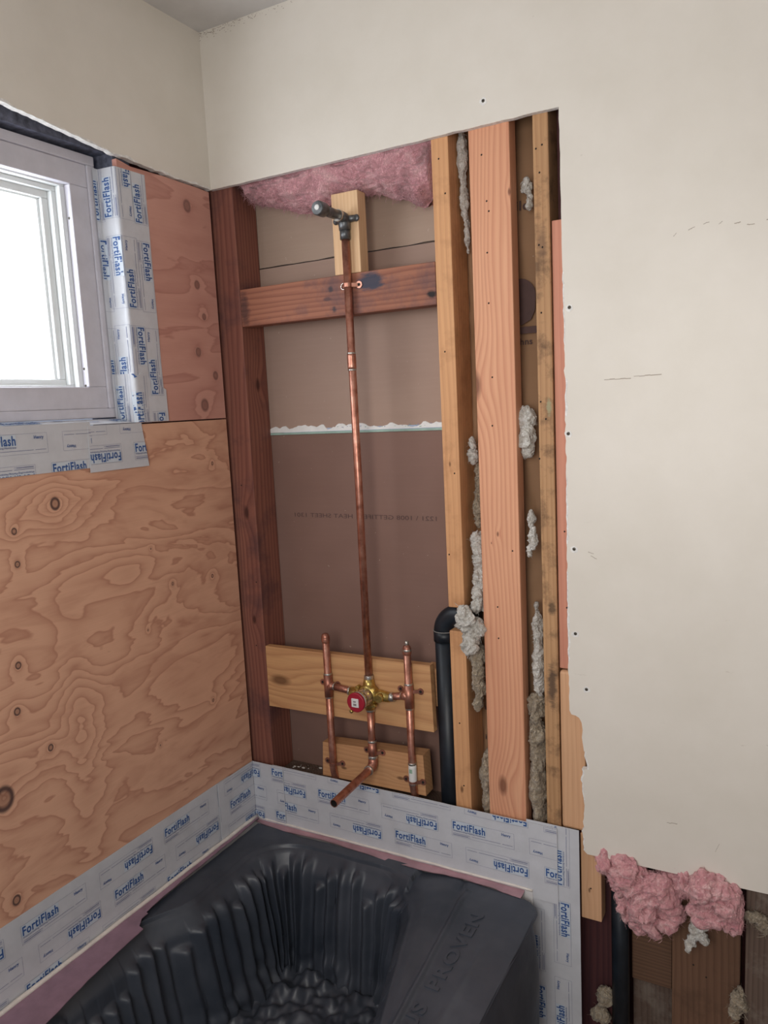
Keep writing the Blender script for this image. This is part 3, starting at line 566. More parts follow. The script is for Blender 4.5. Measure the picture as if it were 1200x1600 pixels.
# pink batt above the shower elbow : continuous lumpy body with a hanging lower edge
def pink_top():
    m = MB(); NX, NZ = 240, 110; vs = []
    def bot(x):
        P = [(.062, 2.085), (.085, 2.055), (.12, 2.04), (.17, 2.028), (.23, 2.006), (.29, 2.004), (.35, 2.018), (.42, 2.020), (.49, 1.995), (.545, 1.972), (.565, 1.985), (.582, 2.06)]
        for (a, b), (c, d) in zip(P, P[1:]):
            if x <= c: t = (x-a)/(c-a); t = t*t*(3-2*t); return b+(d-b)*t
        return 2.06
    for i in range(NX+1):
        x = .062+.520*i/NX; zb = bot(x)+.004*nz(x*60, 3)
        for j in range(NZ+1):
            t = j/NZ; z = zb+(2.20-zb)*t
            y = .022+.045*(1-min(1, t*3.6))**2.2
            wv = z+.10*x+.010*nz(x*14, z*9, 5); y += .016*fbm((x*8, wv*24, 2.2), 5)-.008*(1-2*abs(nz(x*11+2*nz(x*5, z*5), wv*46, 1)))-.005*(1-2*abs(nz(x*30, wv*110, 4)))
            vs.append((x, max(.0135, y), z))
    n0 = len(vs); vs += [(x, .1005, z+.012) for (x, y, z) in vs]; k = NZ+1; fs = []
    for i in range(NX):
        for j in range(NZ): q = (i*k+j, i*k+j+1, (i+1)*k+j+1, (i+1)*k+j); fs.append(q[::-1]); fs.append(tuple(n0+t for t in q))
        fs.append((i*k, (i+1)*k, n0+(i+1)*k, n0+i*k))
        fs.append((i*k+NZ, n0+i*k+NZ, n0+(i+1)*k+NZ, (i+1)*k+NZ))
    for j in range(NZ): fs.append((j, j+1, n0+j+1, n0+j)); o_ = NX*k; fs.append((o_+j, n0+o_+j, n0+o_+j+1, o_+j+1))
    m.add(vs, fs, 0, True); rnd = random.Random(5)
    for q in range(900):
        i = rnd.randrange(NX); j = int(abs(rnd.gauss(0, 9))) % NZ; p = Vector(vs[i*k+j]); t = Vector((rnd.gauss(0, 1), -.5, rnd.gauss(-.3, .6))).normalized(); L = rnd.uniform(.008, .022); path = [p]
        for s in range(4): t = (t+Vector((rnd.gauss(0, .35), rnd.gauss(0, .2), rnd.gauss(-.05, .35)))).normalized(); path.append(path[-1]+t*L/4)
        m.tube(path, [.0005, .0004, .0004, .0003, .0001], 3, 0, False)
    return m.build('insulation_batt', M['pinkdusty'])
tag(pink_top(), 'dusty pink fibreglass batt hanging under the drywall above the shower elbow', 'insulation')
fluff('insulation_tuft', [((.938, .022, .575), (.026, .028, .034)), ((.975, .005, .560), (.034, .03, .042)), ((1.005, .002, .520), (.036, .03, .042)), ((.975, .016, .500), (.024, .026, .036)), ((1.035, .008, .545), (.028, .026, .036)), ((1.02, -.002, .480), (.012, .014, .028)), ((1.000, .005, .470), (.013, .014, .026)), ((1.055, .006, .505), (.022, .018, .018)), ((1.053, .002, .484), (.018, .014, .013))],
      M['pink'], 'left ragged clump of pink insulation below the drywall edge', 21, .55, 700, .016)
fluff('insulation_tuft', [((1.085, .022, .580), (.03, .024, .04)), ((1.125, -.006, .578), (.034, .03, .034)), ((1.160, -.004, .560), (.034, .03, .038)), ((1.135, .000, .535), (.034, .028, .028)), ((1.172, .0, .525), (.016, .02, .02))],
      M['pink'], 'right rounded clump of pink insulation below the drywall edge', 22, .42, 700, .014)
fluff('insulation_tuft', [((1.114, .005, .500), (.016, .010, .022)), ((1.105, .003, .478), (.011, .008, .022)), ((1.098, .002, .460), (.007, .006, .018)), ((1.092, .001, .444), (.005, .004, .014)), ((1.120, .0, .468), (.010, .009, .009))], M['whitef'], 'pale torn tail of fibreglass dangling between the two pink clumps', 23, .4, 60, .012)
fluff('insulation_tuft', [((1.212, .018, .53), (.016, .01, .008)), ((1.225, .018, .52), (.012, .01, .012))], M['tanf'], 'beige shred of fibreglass stuck on the grey stud near the drywall', 24, .6, 70, .02, 3)
fluff('insulation_tuft', [((1.185, .030, .335), (.012, .012, .02)), ((1.178, .030, .31), (.008, .01, .016))], M['tanf'], 'beige shred of fibreglass low on the edge of wide brown board', 25, .6, 60, .02, 3)
fluff('insulation_tuft', [((.915, .042, .235), (.016, .014, .022)), ((.905, .042, .19), (.018, .014, .02))], M['tanf'], 'yellowish lump of insulation low beside the vertical tape', 26, .4, 40, .012, 3)

# ------------------------------------------------------------------ drain and vent pipes
dr = thing('drain_pipe', (.556, .048, .3), 'thick black plastic pipe with an elbow turning behind the orange stud', 'pipe')
m = MB(); m.tube([(.556, .048, .30), (.556, .048, 1.03)], .0235, 28); m.build('pipe', M['abs'], dr)
m = MB(); m.tube([(.556, .048, 1.010), (.556, .048, 1.034)], .0262, 28)
arc = [(.556+.044-.044*math.cos(t), .048, 1.034+.040*math.sin(t)) for t in [PI/2*k/10 for k in range(11)]]
m.tube(arc+[(.64, .048, 1.074)], .0250, 28); m.build('elbow', M['abs'], dr)
m = MB(); m.tube([(.556, .048, 1.0338), (.556, .048, 1.0358)], .0268, 28); m.build('collar', plain('grey_pipe_rim', (.22, .21, .20, 1), .5), dr)
m = MB(); m.tube([(.9475, .045, .02), (.9475, .045, .60)], .0185, 24); tag(m.build('vent_pipe', M['abs']), 'straight black pipe below the left pink insulation clump', 'pipe')

# ------------------------------------------------------------------ shower plumbing
pb = thing('shower_plumbing', (.372, .003, .63), 'soldered copper shower and tub pipework with brass mixing valve', 'plumbing')
PR = .0088; PY = .0028
def pipe(name, path, mat='copper', r=PR, par=None, **k):
    m = MB(); m.tube(path, r, 20, **k); return m.build(name, M[mat], par or pb)
def ringm(m, p, ax, r, h, mi=0):
    d = {'z': (0, 0, 1), 'x': (1, 0, 0), 'y': (0, 1, 0)}[ax]; p = Vector(p); d = Vector(d)
    m.tube([p-d*h/2, p-d*h/2*.7, p+d*h/2*.7, p+d*h/2], [r*.94, r, r, r*.94], 20, mi)
rx, lx, cx2 = .3725, .2555, .4790
def joint(p, ax, r, h, par):
    m = MB(); ringm(m, p, ax, r, h); return m.build('solder_joint', M['solder'], par)
# riser (slight lean as in the place)
ris = pipe('riser_pipe', [(rx, PY, .905), (rx+.001, PY, 1.4), (rx, PY, 1.935)])
m = MB(); ringm(m, (rx, PY, 1.655), 'z', PR*1.16, .034, 0); ringm(m, (rx, PY, 1.673), 'z', PR*1.12, .004, 1); ringm(m, (rx, PY, 1.636), 'z', PR*1.12, .004, 1); m.build('coupling', [M['copper'], M['solder']], ris)
# shower elbow with ears and steel nipple
m = MB(); m.tube([(rx, PY, 1.920), (rx, PY, 1.944)], PR*1.3, 20); m.tube([(rx, PY, 1.940), (rx, PY-.001, 1.956), (rx, PY-.006, 1.966), (rx, PY-.022, 1.967)], [.0125, .0135, .0135, .0125], 20)
for s in (-1, 1): m.tube([(rx, .009, 1.964), (rx+s*.026, .0105, 1.964)], [.009, .0065], 12); m.ball((rx+s*.026, .0105, 1.964), .008, 0, 2, (1, .5, 1))
elb = m.build('drop_ear_elbow', M['galv'], pb)
m = MB(); m.tube([(rx, -.018, 1.967), (rx, -.026, 1.967)], .0128, 20); m.build('solder_ring', M['nickel'], elb)
m = MB(); m.tube([(rx, -.02, 1.967), (rx-.001, -.088, 1.968)], .0108, 20); m.tube([(rx-.001, -.074, 1.968), (rx-.001, -.078, 1.968), (rx-.001, -.100, 1.968), (rx-.001, -.104, 1.968)], [.0125, .0150, .0150, .013], 20)
nip = m.build('steel_nipple', M['galv'], pb)
m = MB(); m.ball((rx-.001, -.1035, 1.969), .0062, 0, 2, (1, .35, 1)); m.build('plug', M['white'], nip)
# valve
vz = .871
vb = MB(); vb.tube([(rx, .012, vz), (rx, .004, vz), (rx, -.012, vz), (rx, -.016, vz)], [.024, .026, .026, .021], 26)
vb.tube([(rx, .002, vz-.038), (rx, .002, vz-.026), (rx, .002, vz+.026), (rx, .002, vz+.038)], [.0115, .0145, .0145, .0115], 20)
vb.tube([(rx-.052, .002, vz-.001), (rx-.03, .002, vz), (rx+.03, .002, vz), (rx+.056, .002, vz-.001)], [.0112, .0140, .0140, .0112], 20)
for s in (-1, 1): vb.tube([(rx+s*.036, -.006, vz), (rx+s*.036, -.020, vz)], [.0105, .0095], 12)
for (a, b) in ((.022, .020), (-.022, .020), (.022, -.020), (-.022, -.020)): vb.tube([(rx+a, -.006, vz+b), (rx+a, -.020, vz+b)], .0042, 10)
valve = vb.build('valve_body', M['brass'], pb)
m = MB(); m.tube([(rx, -.012, vz), (rx, -.016, vz), (rx, -.042, vz+.0015), (rx, -.044, vz+.0015)], [.020, .0215, .0205, .0195], 28)
m.tube([(rx, -.044, vz+.0015), (rx, -.056, vz+.002)], .0225, 28); m.build('cartridge_sleeve', M['nickel'], valve)
m = MB(); m.tube([(rx, -.0555, vz+.002), (rx, -.058, vz+.002), (rx, -.0625, vz+.002), (rx, -.0635, vz+.002)], [.0222, .0232, .0232, .0215], 28); cap = m.build('red_cap', M['red'], valve)
m = MB(); m.box(rx-.0095, rx+.0095, -.0665, -.0630, vz-.0085, vz+.0125, 0, .0015); st = m.build('white_sticker', M['white'], cap)
m = MB(); m.box(rx-.004, rx+.004, -.0670, -.0664, vz-.004, vz+.001, 0, .0); m.box(rx-.004, rx+.003, -.0670, -.0664, vz+.004, vz+.007, 0, 0); m.build('sticker_mark', plain('grey_print', (.25, .22, .22, 1), .6), st)
m = MB(); m.tube([(rx-.020, -.046, vz-.026), (rx-.022, -.052, vz-.028)], .0045, 14); m.build('stop_screw', M['brass'], valve)
# vertical supply stubs, tees and branches
def supply(name, x, ztop, zt, label=None):
    o = pipe(name, [(x, .034, .598), (x, .017, .621), (x, .008, .638), (x, PY, .658), (x, PY, ztop)], 'copper'); 
    m = MB(); m.tube([(x, PY, zt-.028), (x, PY, zt+.028)], PR*1.22, 20)
    bx = x+.018 if x < rx else x-.018; m.tube([(x, PY, zt), (bx, PY, zt)], PR*1.2, 20); m.build('tee', M['copper_old'], o)
    joint((x, PY, zt+.029), 'z', PR*1.17, .007, o); joint((x, PY, zt-.029), 'z', PR*1.17, .005, o); joint((bx, PY, zt), 'x', PR*1.15, .004, o)
    m = MB(); m.tube([(x, PY, ztop-.003), (x, PY, ztop+.001), (x, PY, ztop+.008), (x, PY, ztop+.010)], [PR*1.15, PR*1.18, PR*.9, PR*.5], 18); ringm(m, (x, PY, ztop-.006), 'z', PR*1.2, .012); m.build('end_cap', M['copper_old'], o)
    return o
hot = supply('supply_pipe', lx, .999, .876); cold = supply('supply_pipe', cx2, .994, .880)
m = MB(); m.tube([(cx2, PY, 1.001), (cx2, PY, 1.012), (cx2, PY, 1.014)], [.0055, .005, .003], 12); ringm(m, (cx2, PY, .992), 'z', PR*1.22, .006); m.build('threaded_tip', M['solder'], cold)
pipe('branch_pipe', [(lx+.012, PY, .876), (rx-.045, .002, vz)], 'copper_old', PR*.98, hot); pipe('branch_pipe', [(rx+.048, .002, vz-.001), (cx2-.012, PY, .880)], 'copper_old', PR*.98, cold)
joint((rx-.055, .002, vz), 'x', PR*1.22, .005, pb); m = MB(); ringm(m, (rx+.060, .002, vz+.001), 'x', PR*1.25, .006); m.tube([(rx+.050, .002, vz), (rx+.068, .002, vz+.001)], PR*1.15, 18); m.build('solder_joint', M['solder'], pb)
joint((rx, PY, .912), 'z', PR*1.3, .012, pb); joint((rx, PY, .832), 'z', PR*1.25, .009, pb)
# coupling and white label on the right supply
m = MB(); ringm(m, (cx2+.0005, PY, .690), 'z', PR*1.10, .044, 0); o = m.build('white_label', M['white'], cold); tag(o, 'white label with green mark')
m = MB()
for k in range(3):
    a0 = -1.9+k*.35; m.add([(cx2+math.cos(a)*PR*1.12, PY+math.sin(a)*PR*1.12, z) for a in (a0, a0+.22) for z in (.694, .704)], [(0, 1, 3, 2)])
m.build('label_mark', M['green'], o)
joint((cx2, PY, .715), 'z', PR*1.14, .006, cold); joint((cx2, PY, .665), 'z', PR*1.14, .006, cold)
# tub spout drop
m = MB(); m.tube([(rx, PY, vz-.034), (rx, PY, .700)], PR, 20); drop = m.build('drop_pipe', M['copper'], pb)
m = MB(); m.tube([(rx, PY, .752), (rx, PY, .705)], PR*1.2, 20); ringm(m, (rx, PY, .752), 'z', PR*1.26, .006, 1)
m.tube([(rx, PY, .712), (rx, PY-.001, .697), (rx, PY-.006, .689), (rx, PY-.024, .687)], [.0112, .0118, .0118, .0112], 20); ringm(m, (rx, PY-.023, .687), 'y', .0122, .006, 1); ringm(m, (rx, PY, .712), 'z', .0118, .008, 1)
m.build('elbow', [M['copper_old'], M['solder']], drop)
m = MB(); m.tube([(rx, -.018, .6865), (rx-.001, -.176, .680)], .0094, 22, 0, False); m.tube([(rx, -.018, .6865), (rx-.001, -.1755, .680)], .0080, 22, 1, False)
m.tube([(rx-.001, -.150, .6810), (rx-.001, -.151, .6810)], .0079, 22, 1)
ring = len(m.v); a1 = [(rx-.001+rr*math.cos(t), -.176, .680+rr*math.sin(t)) for rr in (.0094, .0080) for t in [2*PI*k/22 for k in range(22)]]
m.add(a1, [(k, (k+1) % 22, 22+(k+1) % 22, 22+k) for k in range(22)])
m.build('spout_stub', [M['copper'], M['hole']], pb)
# copper straps
def strap(x, z, w=.022, both=True, open_left=False):
    m = MB(); y = .0125; pts = []
    for k in range(13): t = PI*k/12; pts.append((x-(PR+.0012)*math.cos(t), min(y, PY-(PR+.0012)*math.sin(t))))
    pts = [(x-w, y)]*(1 if both else 0)+pts+[(x+w, y)]
    for (a, b), (c, d) in zip(pts, pts[1:]): m.add([(a, b, z-.0042), (c, d, z-.0042), (c, d, z+.0042), (a, b, z+.0042), (a, b+.0009, z-.0042), (c, d+.0009, z-.0042), (c, d+.0009, z+.0042), (a, b+.0009, z+.0042)], [(0, 1, 2, 3), (7, 6, 5, 4), (3, 2, 6, 7), (0, 4, 5, 1)])
    for s in ((-1, 1) if both else (1,)):
        m.tube([(x+s*w, .0128, z), (x+s*w, .0112, z)], .0078, 16); m.tube([(x+s*w, .0112, z), (x+s*w, .0103, z)], .0035, 10, 1)
    if open_left: m.tube([(x-.016+.0068*math.cos(t), .0112, z+.0068*math.sin(t)) for t in [.5+5.0*k/14 for k in range(15)]], .0013, 8, 2)
    m.build('pipe_strap', [M['copper_old'] if not open_left else M['copper'], M['hole'], M['nickel']], pb)
strap(rx, 1.822, .024, False, True); strap(lx, .8790); strap(cx2, .892, .026); strap(lx, .672); strap(rx, .722); strap(cx2, .668)

# ------------------------------------------------------------------ flashing tape (printed)
def stamp(T, u, v, inv, full=True):
    """one printed box, 0.150 x 0.038, lower-left at (u, v); T(u,v,layer) collects geometry"""
    Wd, H = .150, .038
    def tr(a, b): return (u+Wd-a, v+H-b) if inv else (u+a, v+b)
    def quad(a0, b0, a1, b1, mi):
        na = max(1, int(abs(a1-a0)/.006)); nb = max(1, int(abs(b1-b0)/.006)); k = nb+1
        T([tr(a0+(a1-a0)*i/na, b0+(b1-b0)*j/nb) for i in range(na+1) for j in range(nb+1)], [(i*k+j, (i+1)*k+j, (i+1)*k+j+1, i*k+j+1) for i in range(na) for j in range(nb)], mi)
    t = .00035
    for q in ((0, 0, Wd, t), (0, H-t, Wd, H), (0, 0, t, H), (Wd-t, 0, Wd, H)): quad(*q, 2)
    quad(.001, H-.0228, .084, H-.001, 3)
    vs, fs, w = textmesh('FortiFlash', .026); h = .0172; ws = .079/(w*h)
    T([tr(.003+a*h*ws, H-.0202+b*h) for a, b in vs], fs, 1)
    vs, fs, w = textmesh('Waterproofing Flashing Membrane', .0); h = .0034; ws = .079/(w*h)
    T([tr(.003+a*h*ws, H-.0260+b*h) for a, b in vs], fs, 1)
    vs, fs, w = textmesh('Henry', .02); h = .0062; ws = .021/(w*h)
    T([tr(.121+a*h*ws, H-.0105+b*h) for a, b in vs], fs, 1)
    for (a, b, c) in ((.003, .045, .0065), (.049, .118, .0065), (.122, .146, .0065), (.003, .04, .0035)): quad(a, c, b, c+.0008, 2)
    quad(.003, .0026, .045, .0032, 2)
def tape(name, mapf, u0, u1, v0, v1, label, rows, du=.012, dv=.012, extra=None, cut=None, off=.0014, group=None):
    """mapf(u,v,h) -> xyz, h = height off the wall. rows: list of (v, first u upright, phase)"""
    m = MB(); nu = max(1, int((u1-u0)/du)); nv = max(1, int((v1-v0)/dv))
    eu = cut or (lambda v: (u0, u1))
    vs = []
    for j in range(nv+1):
        v = v0+(v1-v0)*j/nv; a, b = eu(v)
        for i in range(nu+1): vs.append(mapf(a+(b-a)*i/nu, v, off))
    k = nu+1; m.add(vs, [(j*k+i, j*k+i+1, (j+1)*k+i+1, (j+1)*k+i) for j in range(nv) for i in range(nu)], 0, True)
    # edge skirt
    loop = [(eu(v0)[0]+(eu(v0)[1]-eu(v0)[0])*i/nu, v0) for i in range(nu+1)]+[(eu(v0+(v1-v0)*j/nv)[1], v0+(v1-v0)*j/nv) for j in range(1, nv+1)]
    loop += [(eu(v1)[1]+(eu(v1)[0]-eu(v1)[1])*i/nu, v1) for i in range(1, nu+1)]+[(eu(v1-(v1-v0)*j/nv)[0], v1-(v1-v0)*j/nv) for j in range(1, nv+1)]
    sv = [mapf(a, b, off) for a, b in loop]+[mapf(a, b, .0001) for a, b in loop]; n = len(loop)
    m.add(sv, [(i, n+i, n+(i+1) % n, (i+1) % n) for i in range(n)], 0)
    def T(pts, fs, mi):
        lay = {1: .0014, 2: .0011, 3: .0008}[mi]; P = []
        for (a, b) in pts:
            b = min(v1-.0008, max(v0+.0008, b)); lo, hi = eu(b); a = min(hi-.0008, max(lo+.0008, a)); P.append((a, b))
        if max(p[0] for p in P)-min(p[0] for p in P) < 1e-5 or max(p[1] for p in P)-min(p[1] for p in P) < 1e-5: return
        keep = []
        for f in fs:
            A = 0
            for q in range(len(f)): x1, y1 = P[f[q]]; x2, y2 = P[f[(q+1) % len(f)]]; A += x1*y2-x2*y1
            if abs(A) > 1e-10: keep.append(f)
        m.add([mapf(a, b, off+lay) for a, b in P], keep, mi)
    for (v, uu) in rows:
        n0 = math.floor((u0-uu)/.3705)-1
        for q in range(n0, n0+int((u1-u0)/.3705)+4):
            for inv, s in ((False, 0), (True, .185)):
                a = uu+q*.3705+s
                if a+.150 < u0 or a > u1 or v+.038 < v0 or v > v1: continue
                stamp(T, a, v, inv)
    if extra: extra(T)
    return tag(m.build(name, [M['tape'], M['blue'], M['violet'], M['boxfill']]), label, 'tape', group)
wr = lambda u, v, s: .0010*nz(u*9+s, v*14)+.0006*nz(u*30+s, v*22)
# along the window wall above the tub
tape('flashing_tape', lambda u, v, h: (h+.0012+wr(u, v, 1), u, v), -1.85, -.100, .478, .636, 'printed flashing tape along the plywood foot, left side of the tub',
     [(.577, -.703), (.518, -.8565), (.460, -.708)])
tape('flashing_tape', lambda u, v, h: ((h+.0042+wr(u, v, 4), u, v) if u < -.004 else (max(.0056, u+.0066), -h-.0072-wr(u, v, 4), v)), -.146, .098, .474, .6365, 'bent patch of flashing tape folded into the tub corner',
     [(.594, .060), (.535, -.109), (.476, .066-.0)], du=.004)
tape('flashing_tape', lambda u, v, h: (u, -h-.0048-wr(u, v, 7), v), .070, .8270, .460, .637, 'long printed flashing tape on the stud wall behind the tub end',
     [(.564, .2095), (.505, .428-.3705), (.6235, .428)])
tape('flashing_tape', lambda u, v, h: (v, -h-.0036-wr(u, v, 9), u), .02, .642, .758, .8735, 'vertical flashing tape running down the wall right of the tub end',
     [], extra=lambda T: [stamp(lambda pts, fs, mi: T([(-(p[0]), p[1]) for p in pts] if False else pts, fs, mi), a, v, inv) for (a, v, inv) in ()])
# re-make the vertical tape's print with proper orientation: u runs up the wall, v to the left
bpy.data.objects.remove(COL.objects[-1])
tape('flashing_tape', lambda u, v, h: (-v, -h-.0016-wr(u, v, 9), u), .02, .642, -.8735, -.758, 'vertical flashing tape running down the wall right of the tub end',
     [(-.853, .134), (-.795, .134+.1535), (-.911, -.05)], extra=None)
# below the window: two overlapping lengths
tape('flashing_tape', lambda u, v, h: (h+.0010+wr(u, v, 11), u, v+.028*(0)), -1.5, -.425, 1.456, 1.549, 'long flashing tape strip under the window, left length',
     [(1.4955, -.680), (1.437, -.5265)])
tape('flashing_tape', lambda u, v, h: (h+.0024+wr(u, v, 13), u, v), -.436, -.276, 1.4465, 1.5415, 'short flashing tape piece under the window, right end',
     [(1.4625, -.316), (1.5215, -.5-.0355)], cut=lambda v: (-.436+.004*(v-1.4465)/.095, -.276-.012*(v-1.4465)/.095))
# narrow tape on the sill ledge turning in below the casing
tape('flashing_tape', lambda u, v, h: (-v, u, 1.5425+h+.010*max(0, v)/.046), -1.5, -.312, .0005, .0455, 'strip of flashing tape lying on the ledge under window casing',
     [(.009, -.60)], dv=.008)
# jamb tape: flat on the plywood, over the arris and into the window reveal
def jmap(u, v, h):
    # u along width: 0 = arris, >0 on plywood, <0 in the reveal ; v = height ; arris slightly rounded
    s = (v-1.541)/.54; ya = -.292-.003*s; w = wr(u, v, 15)+.0016*nz(v*13, 2.2)
    if u > .006: return (h+w*.6+.0006, ya+u, v)
    if u > -.006:
        t = (u+.006)/.012*PI/2; r = .0068+h; return (-.006+r*math.sin(t), ya+.006-r*math.cos(t)-.0004, v)
    d = -u-.006
    if d < .038: return (-.006-d, ya-h-abs(w)*1.2-.001-.004*(d/.038)**2, v)
    e = d-.038; return (-.0440+h*.5, ya-.0052-h-e*.9, v)
def jrows():
    out = []
    for (v, uu) in ((.040, 1.895-.3705), (-.018, 1.745), (.099, 1.60), (-.070, 1.90)): out.append((v, uu))
    return out
class _J: pass
def jtape(name, vlo, vhi, ulo, uhi, rows, label, off=.0012, cutf=None):
    # tape() with its length along v: swap the axes so that print runs up the jamb
    return tape(name, lambda a, b, h: jmap(-b, a, h), vlo, vhi, -uhi, -ulo, label, rows, du=.010, dv=.003, off=off, cut=cutf)
jtape('flashing_tape', 1.572, 2.074, -.060, .082, [(-.079, 1.9665), (-.040, 1.785), (-.001, 1.972-.3705), (.034, 1.9665+.0)], 'tall flashing tape wrapped around the window jamb onto plywood')
jtape('flashing_tape', 1.5425, 1.650, -.060, .088, [(-.079, 1.60), (-.030, 1.525), (.015, 1.54)], 'short lower flashing tape overlapping at the foot of window jamb', .0030,
      cutf=lambda b: (1.5425, 1.650-.55*abs(b+.02) if b < 0 else 1.648))

# ------------------------------------------------------------------ bathtub and its dark protector
RZ = .468
tubm = MB()
# tiling flange and rim (kept under its own film), apron
def rrect(x0, x1, y0, y1, r, n=8):
    pts = []
    for (cx, cy, a0) in ((x1-r, y1-r, 0), (x0+r, y1-r, PI/2), (x0+r, y0+r, PI), (x1-r, y0+r, 3*PI/2)):
        for k in range(n+1): t = a0+PI/2*k/n; pts.append((cx+r*math.cos(t), cy+r*math.sin(t)))
    return pts
outl = rrect(.0048, .792, -1.60, -.006, .03)
tubm.prism(outl, lambda a, b, d: (a, b, d), RZ-.008, RZ-.002)
# hollow: the prism top is closed off by the protector well below, so cut the deck into four strips instead
tubm = MB()
for (x0, x1, y0, y1) in ((.0048, .052, -1.60, -.006), (.715, .785, -1.60, -.045), (.052, .715, -.040, -.006), (.052, .715, -1.60, -1.50)): tubm.box(x0, x1, y0, y1, RZ-.034, RZ-.024, 0, .001)
tubm.box(.760, .774, -1.60, -.085, .02, RZ-.034, 0, .002); tubm.box(.0048, .0085, -1.60, -.006, RZ-.030, RZ+.012, 0, .0005); tubm.box(.0085, .770, -.0072, -.0050, RZ-.030, RZ+.006, 0, .0005)
tub = tubm.build('bathtub', plain('white_tub_enamel', (.72, .70, .70, 1), .25, var=.03)); tag(tub, 'alcove bathtub with its rim under lilac and rose film', 'bathtub')
# films on the flange: lilac along the window wall with a torn end, rose along the stud wall
def strip(name, pts_in, pts_out, mat, z=RZ, curl=.0, par=None):
    m = MB(); n = len(pts_in); K = 6; vs = []
    for i in range(n):
        for k in range(K+1):
            t = k/K; a, b = pts_in[i], pts_out[i]; x = a[0]+(b[0]-a[0])*t; y = a[1]+(b[1]-a[1])*t
            vs.append((x, y, z+.003*(1-t)**3+.0012*nz(x*40, y*40)+curl*t*t*(1+nz(x*15, y*15))))
    m.add(vs, [(i*(K+1)+k, i*(K+1)+k+1, (i+1)*(K+1)+k+1, (i+1)*(K+1)+k) for i in range(n-1) for k in range(K)], 0, True)
    vs2 = [(x, y, z_-.0012) for x, y, z_ in vs]; m.add(vs2, [(i*(K+1)+k, (i+1)*(K+1)+k, (i+1)*(K+1)+k+1, i*(K+1)+k+1) for i in range(n-1) for k in range(K)], 0, True)
    return m.build(name, mat, par)
ys = [-.012-.02*i for i in range(80)]
def wl_(y):
    P = [(0, .018), (-.10, .022), (-.22, .024), (-.36, .028), (-.432, .034), (-.4325, .040), (-.47, .046), (-.475, .070), (-.62, .082), (-.75, .105), (-1.7, .105)]
    for (a, b), (c, d) in zip(P, P[1:]):
        if y >= c: return b+(d-b)*(a-y)/(a-c)
    return .105
ys = sorted(set(ys+[-.4325, -.433, -.475, -.476]), reverse=True)
strip('lilac_film', [(.0130, y) for y in ys], [(wl_(y)+.0022*nz(y*45, 1.2), y) for y in ys], M['pinkfilm'], RZ+.0115, .0015, tub)
xs = [.012+.01*i for i in range(75)]
strip('rose_film', [(x, -.0078) for x in xs], [(x, -(.020+.010*min(1, x/.3)+.004*math.sin(x*17)+.008*max(0, x-.58)*4)-.002*nz(x*30, 2)) for x in xs], M['rosefilm'], RZ+.0035, .002, tub)
# sealant bead between tape and tub
m = MB(); m.tube([(.0100, y, RZ+.0165+.0015*nz(y*20, 3)) for y in [-.010-.03*i for i in range(54)]], [.0048+.0010*nz(i*.9, 4) for i in range(54)], 8)
m.tube([(x, -.0080, RZ+.011+.0010*nz(x*20, 9)) for x in [.010+.02*i for i in range(39)]], .0026, 8)
tag(m.build('caulk_bead', M['caulk']), 'cream sealant line between the flashing tape and tub rim', 'sealant')
# protector: loops from outer edge to well edge, then fluted walls, then floor
NP = 1500
wx0, wx1, wyb, wyf = .098, .535, -.058, -1.45
def well(s, inset=0.0, r=.12):
    """point on the well outline, param 0..1 starting mid right side, counter-clockwise; returns x,y,nx,ny (inward normal)"""
    x0, x1, y0, y1 = wx0+inset, wx1-inset, wyf+inset, wyb-inset; r = max(.02, r-inset*.3)
    segs = [('l', (x1, (y0+y1)/2), (x1, y1-r)), ('a', (x1-r, y1-r), 0), ('l', (x1-r, y1), (x0+r, y1)), ('a', (x0+r, y1-r), PI/2), ('l', (x0, y1-r), (x0, y0+r)), ('a', (x0+r, y0+r), PI), ('l', (x0+r, y0), (x1-r, y0)), ('a', (x1-r, y0+r), 3*PI/2), ('l', (x1, y0+r), (x1, (y0+y1)/2))]
    Ls = [math.hypot(q[2][0]-q[1][0], q[2][1]-q[1][1]) if q[0] == 'l' else r*PI/2 for q in segs]; d = s*sum(Ls)
    for q, L in zip(segs, Ls):
        if d <= L or q is segs[-1]:
            t = d/L
            if q[0] == 'l':
                a, b = q[1], q[2]; dx, dy = (b[0]-a[0])/L, (b[1]-a[1])/L; return a[0]+dx*d, a[1]+dy*d, -dy, dx
            an = q[2]+PI/2*t; return q[1][0]+r*math.cos(an), q[1][1]+r*math.sin(an), -math.cos(an), -math.sin(an)
        d -= L
def deckz(x, y):
    """deck with inner rounded shoulder, bead and shallow ridge along the apron side"""
    z = RZ+.0045
    if x > .5:
        z += .0095*math.exp(-((x-.634+.08*(y+.04))/.0055)**2)*min(1, max(0, (-y-.05)/.06))
        z -= .0035*math.exp(-((x-.616+.08*(y+.04))/.009)**2)
        z += .0030*math.exp(-((x-.735)/.007)**2)*min(1, max(0, (-y-.15)/.1))
        z -= .010*max(0, (.60-x)/.1)**1.3 if x < .60 else 0
        z -= .004*max(0, (x-.745)/.05)**2
    z += .0022*nz(x*9, y*9)+.0010*nz(x*28, y*28)
    return z
def S3(t): t = max(0, min(1, t)); return t*t*(3-2*t)
_well0 = well
def well(s, inset=0.0, r=.12):
    x, y, nx, ny = _well0(s, inset, r)
    return x+min(.11, .30*max(0, -y-.12))*max(0, min(1, (x-.30)/.2))-.055*S3((-y-.34)/.12)*(1 if x < .25 else 0), y, nx, ny
tot = 2*((wx1-wx0)+(wyb-wyf))-8*.12+2*PI*.12
rr = random.Random(11)
ribs = []; s = 0.0
while s < tot:
    w = rr.uniform(.030, .044); ribs.append((s, w, rr.uniform(.7, 1.25), rr.uniform(.0, .22) if rr.random() < .6 else rr.uniform(.2, .5))); s += w
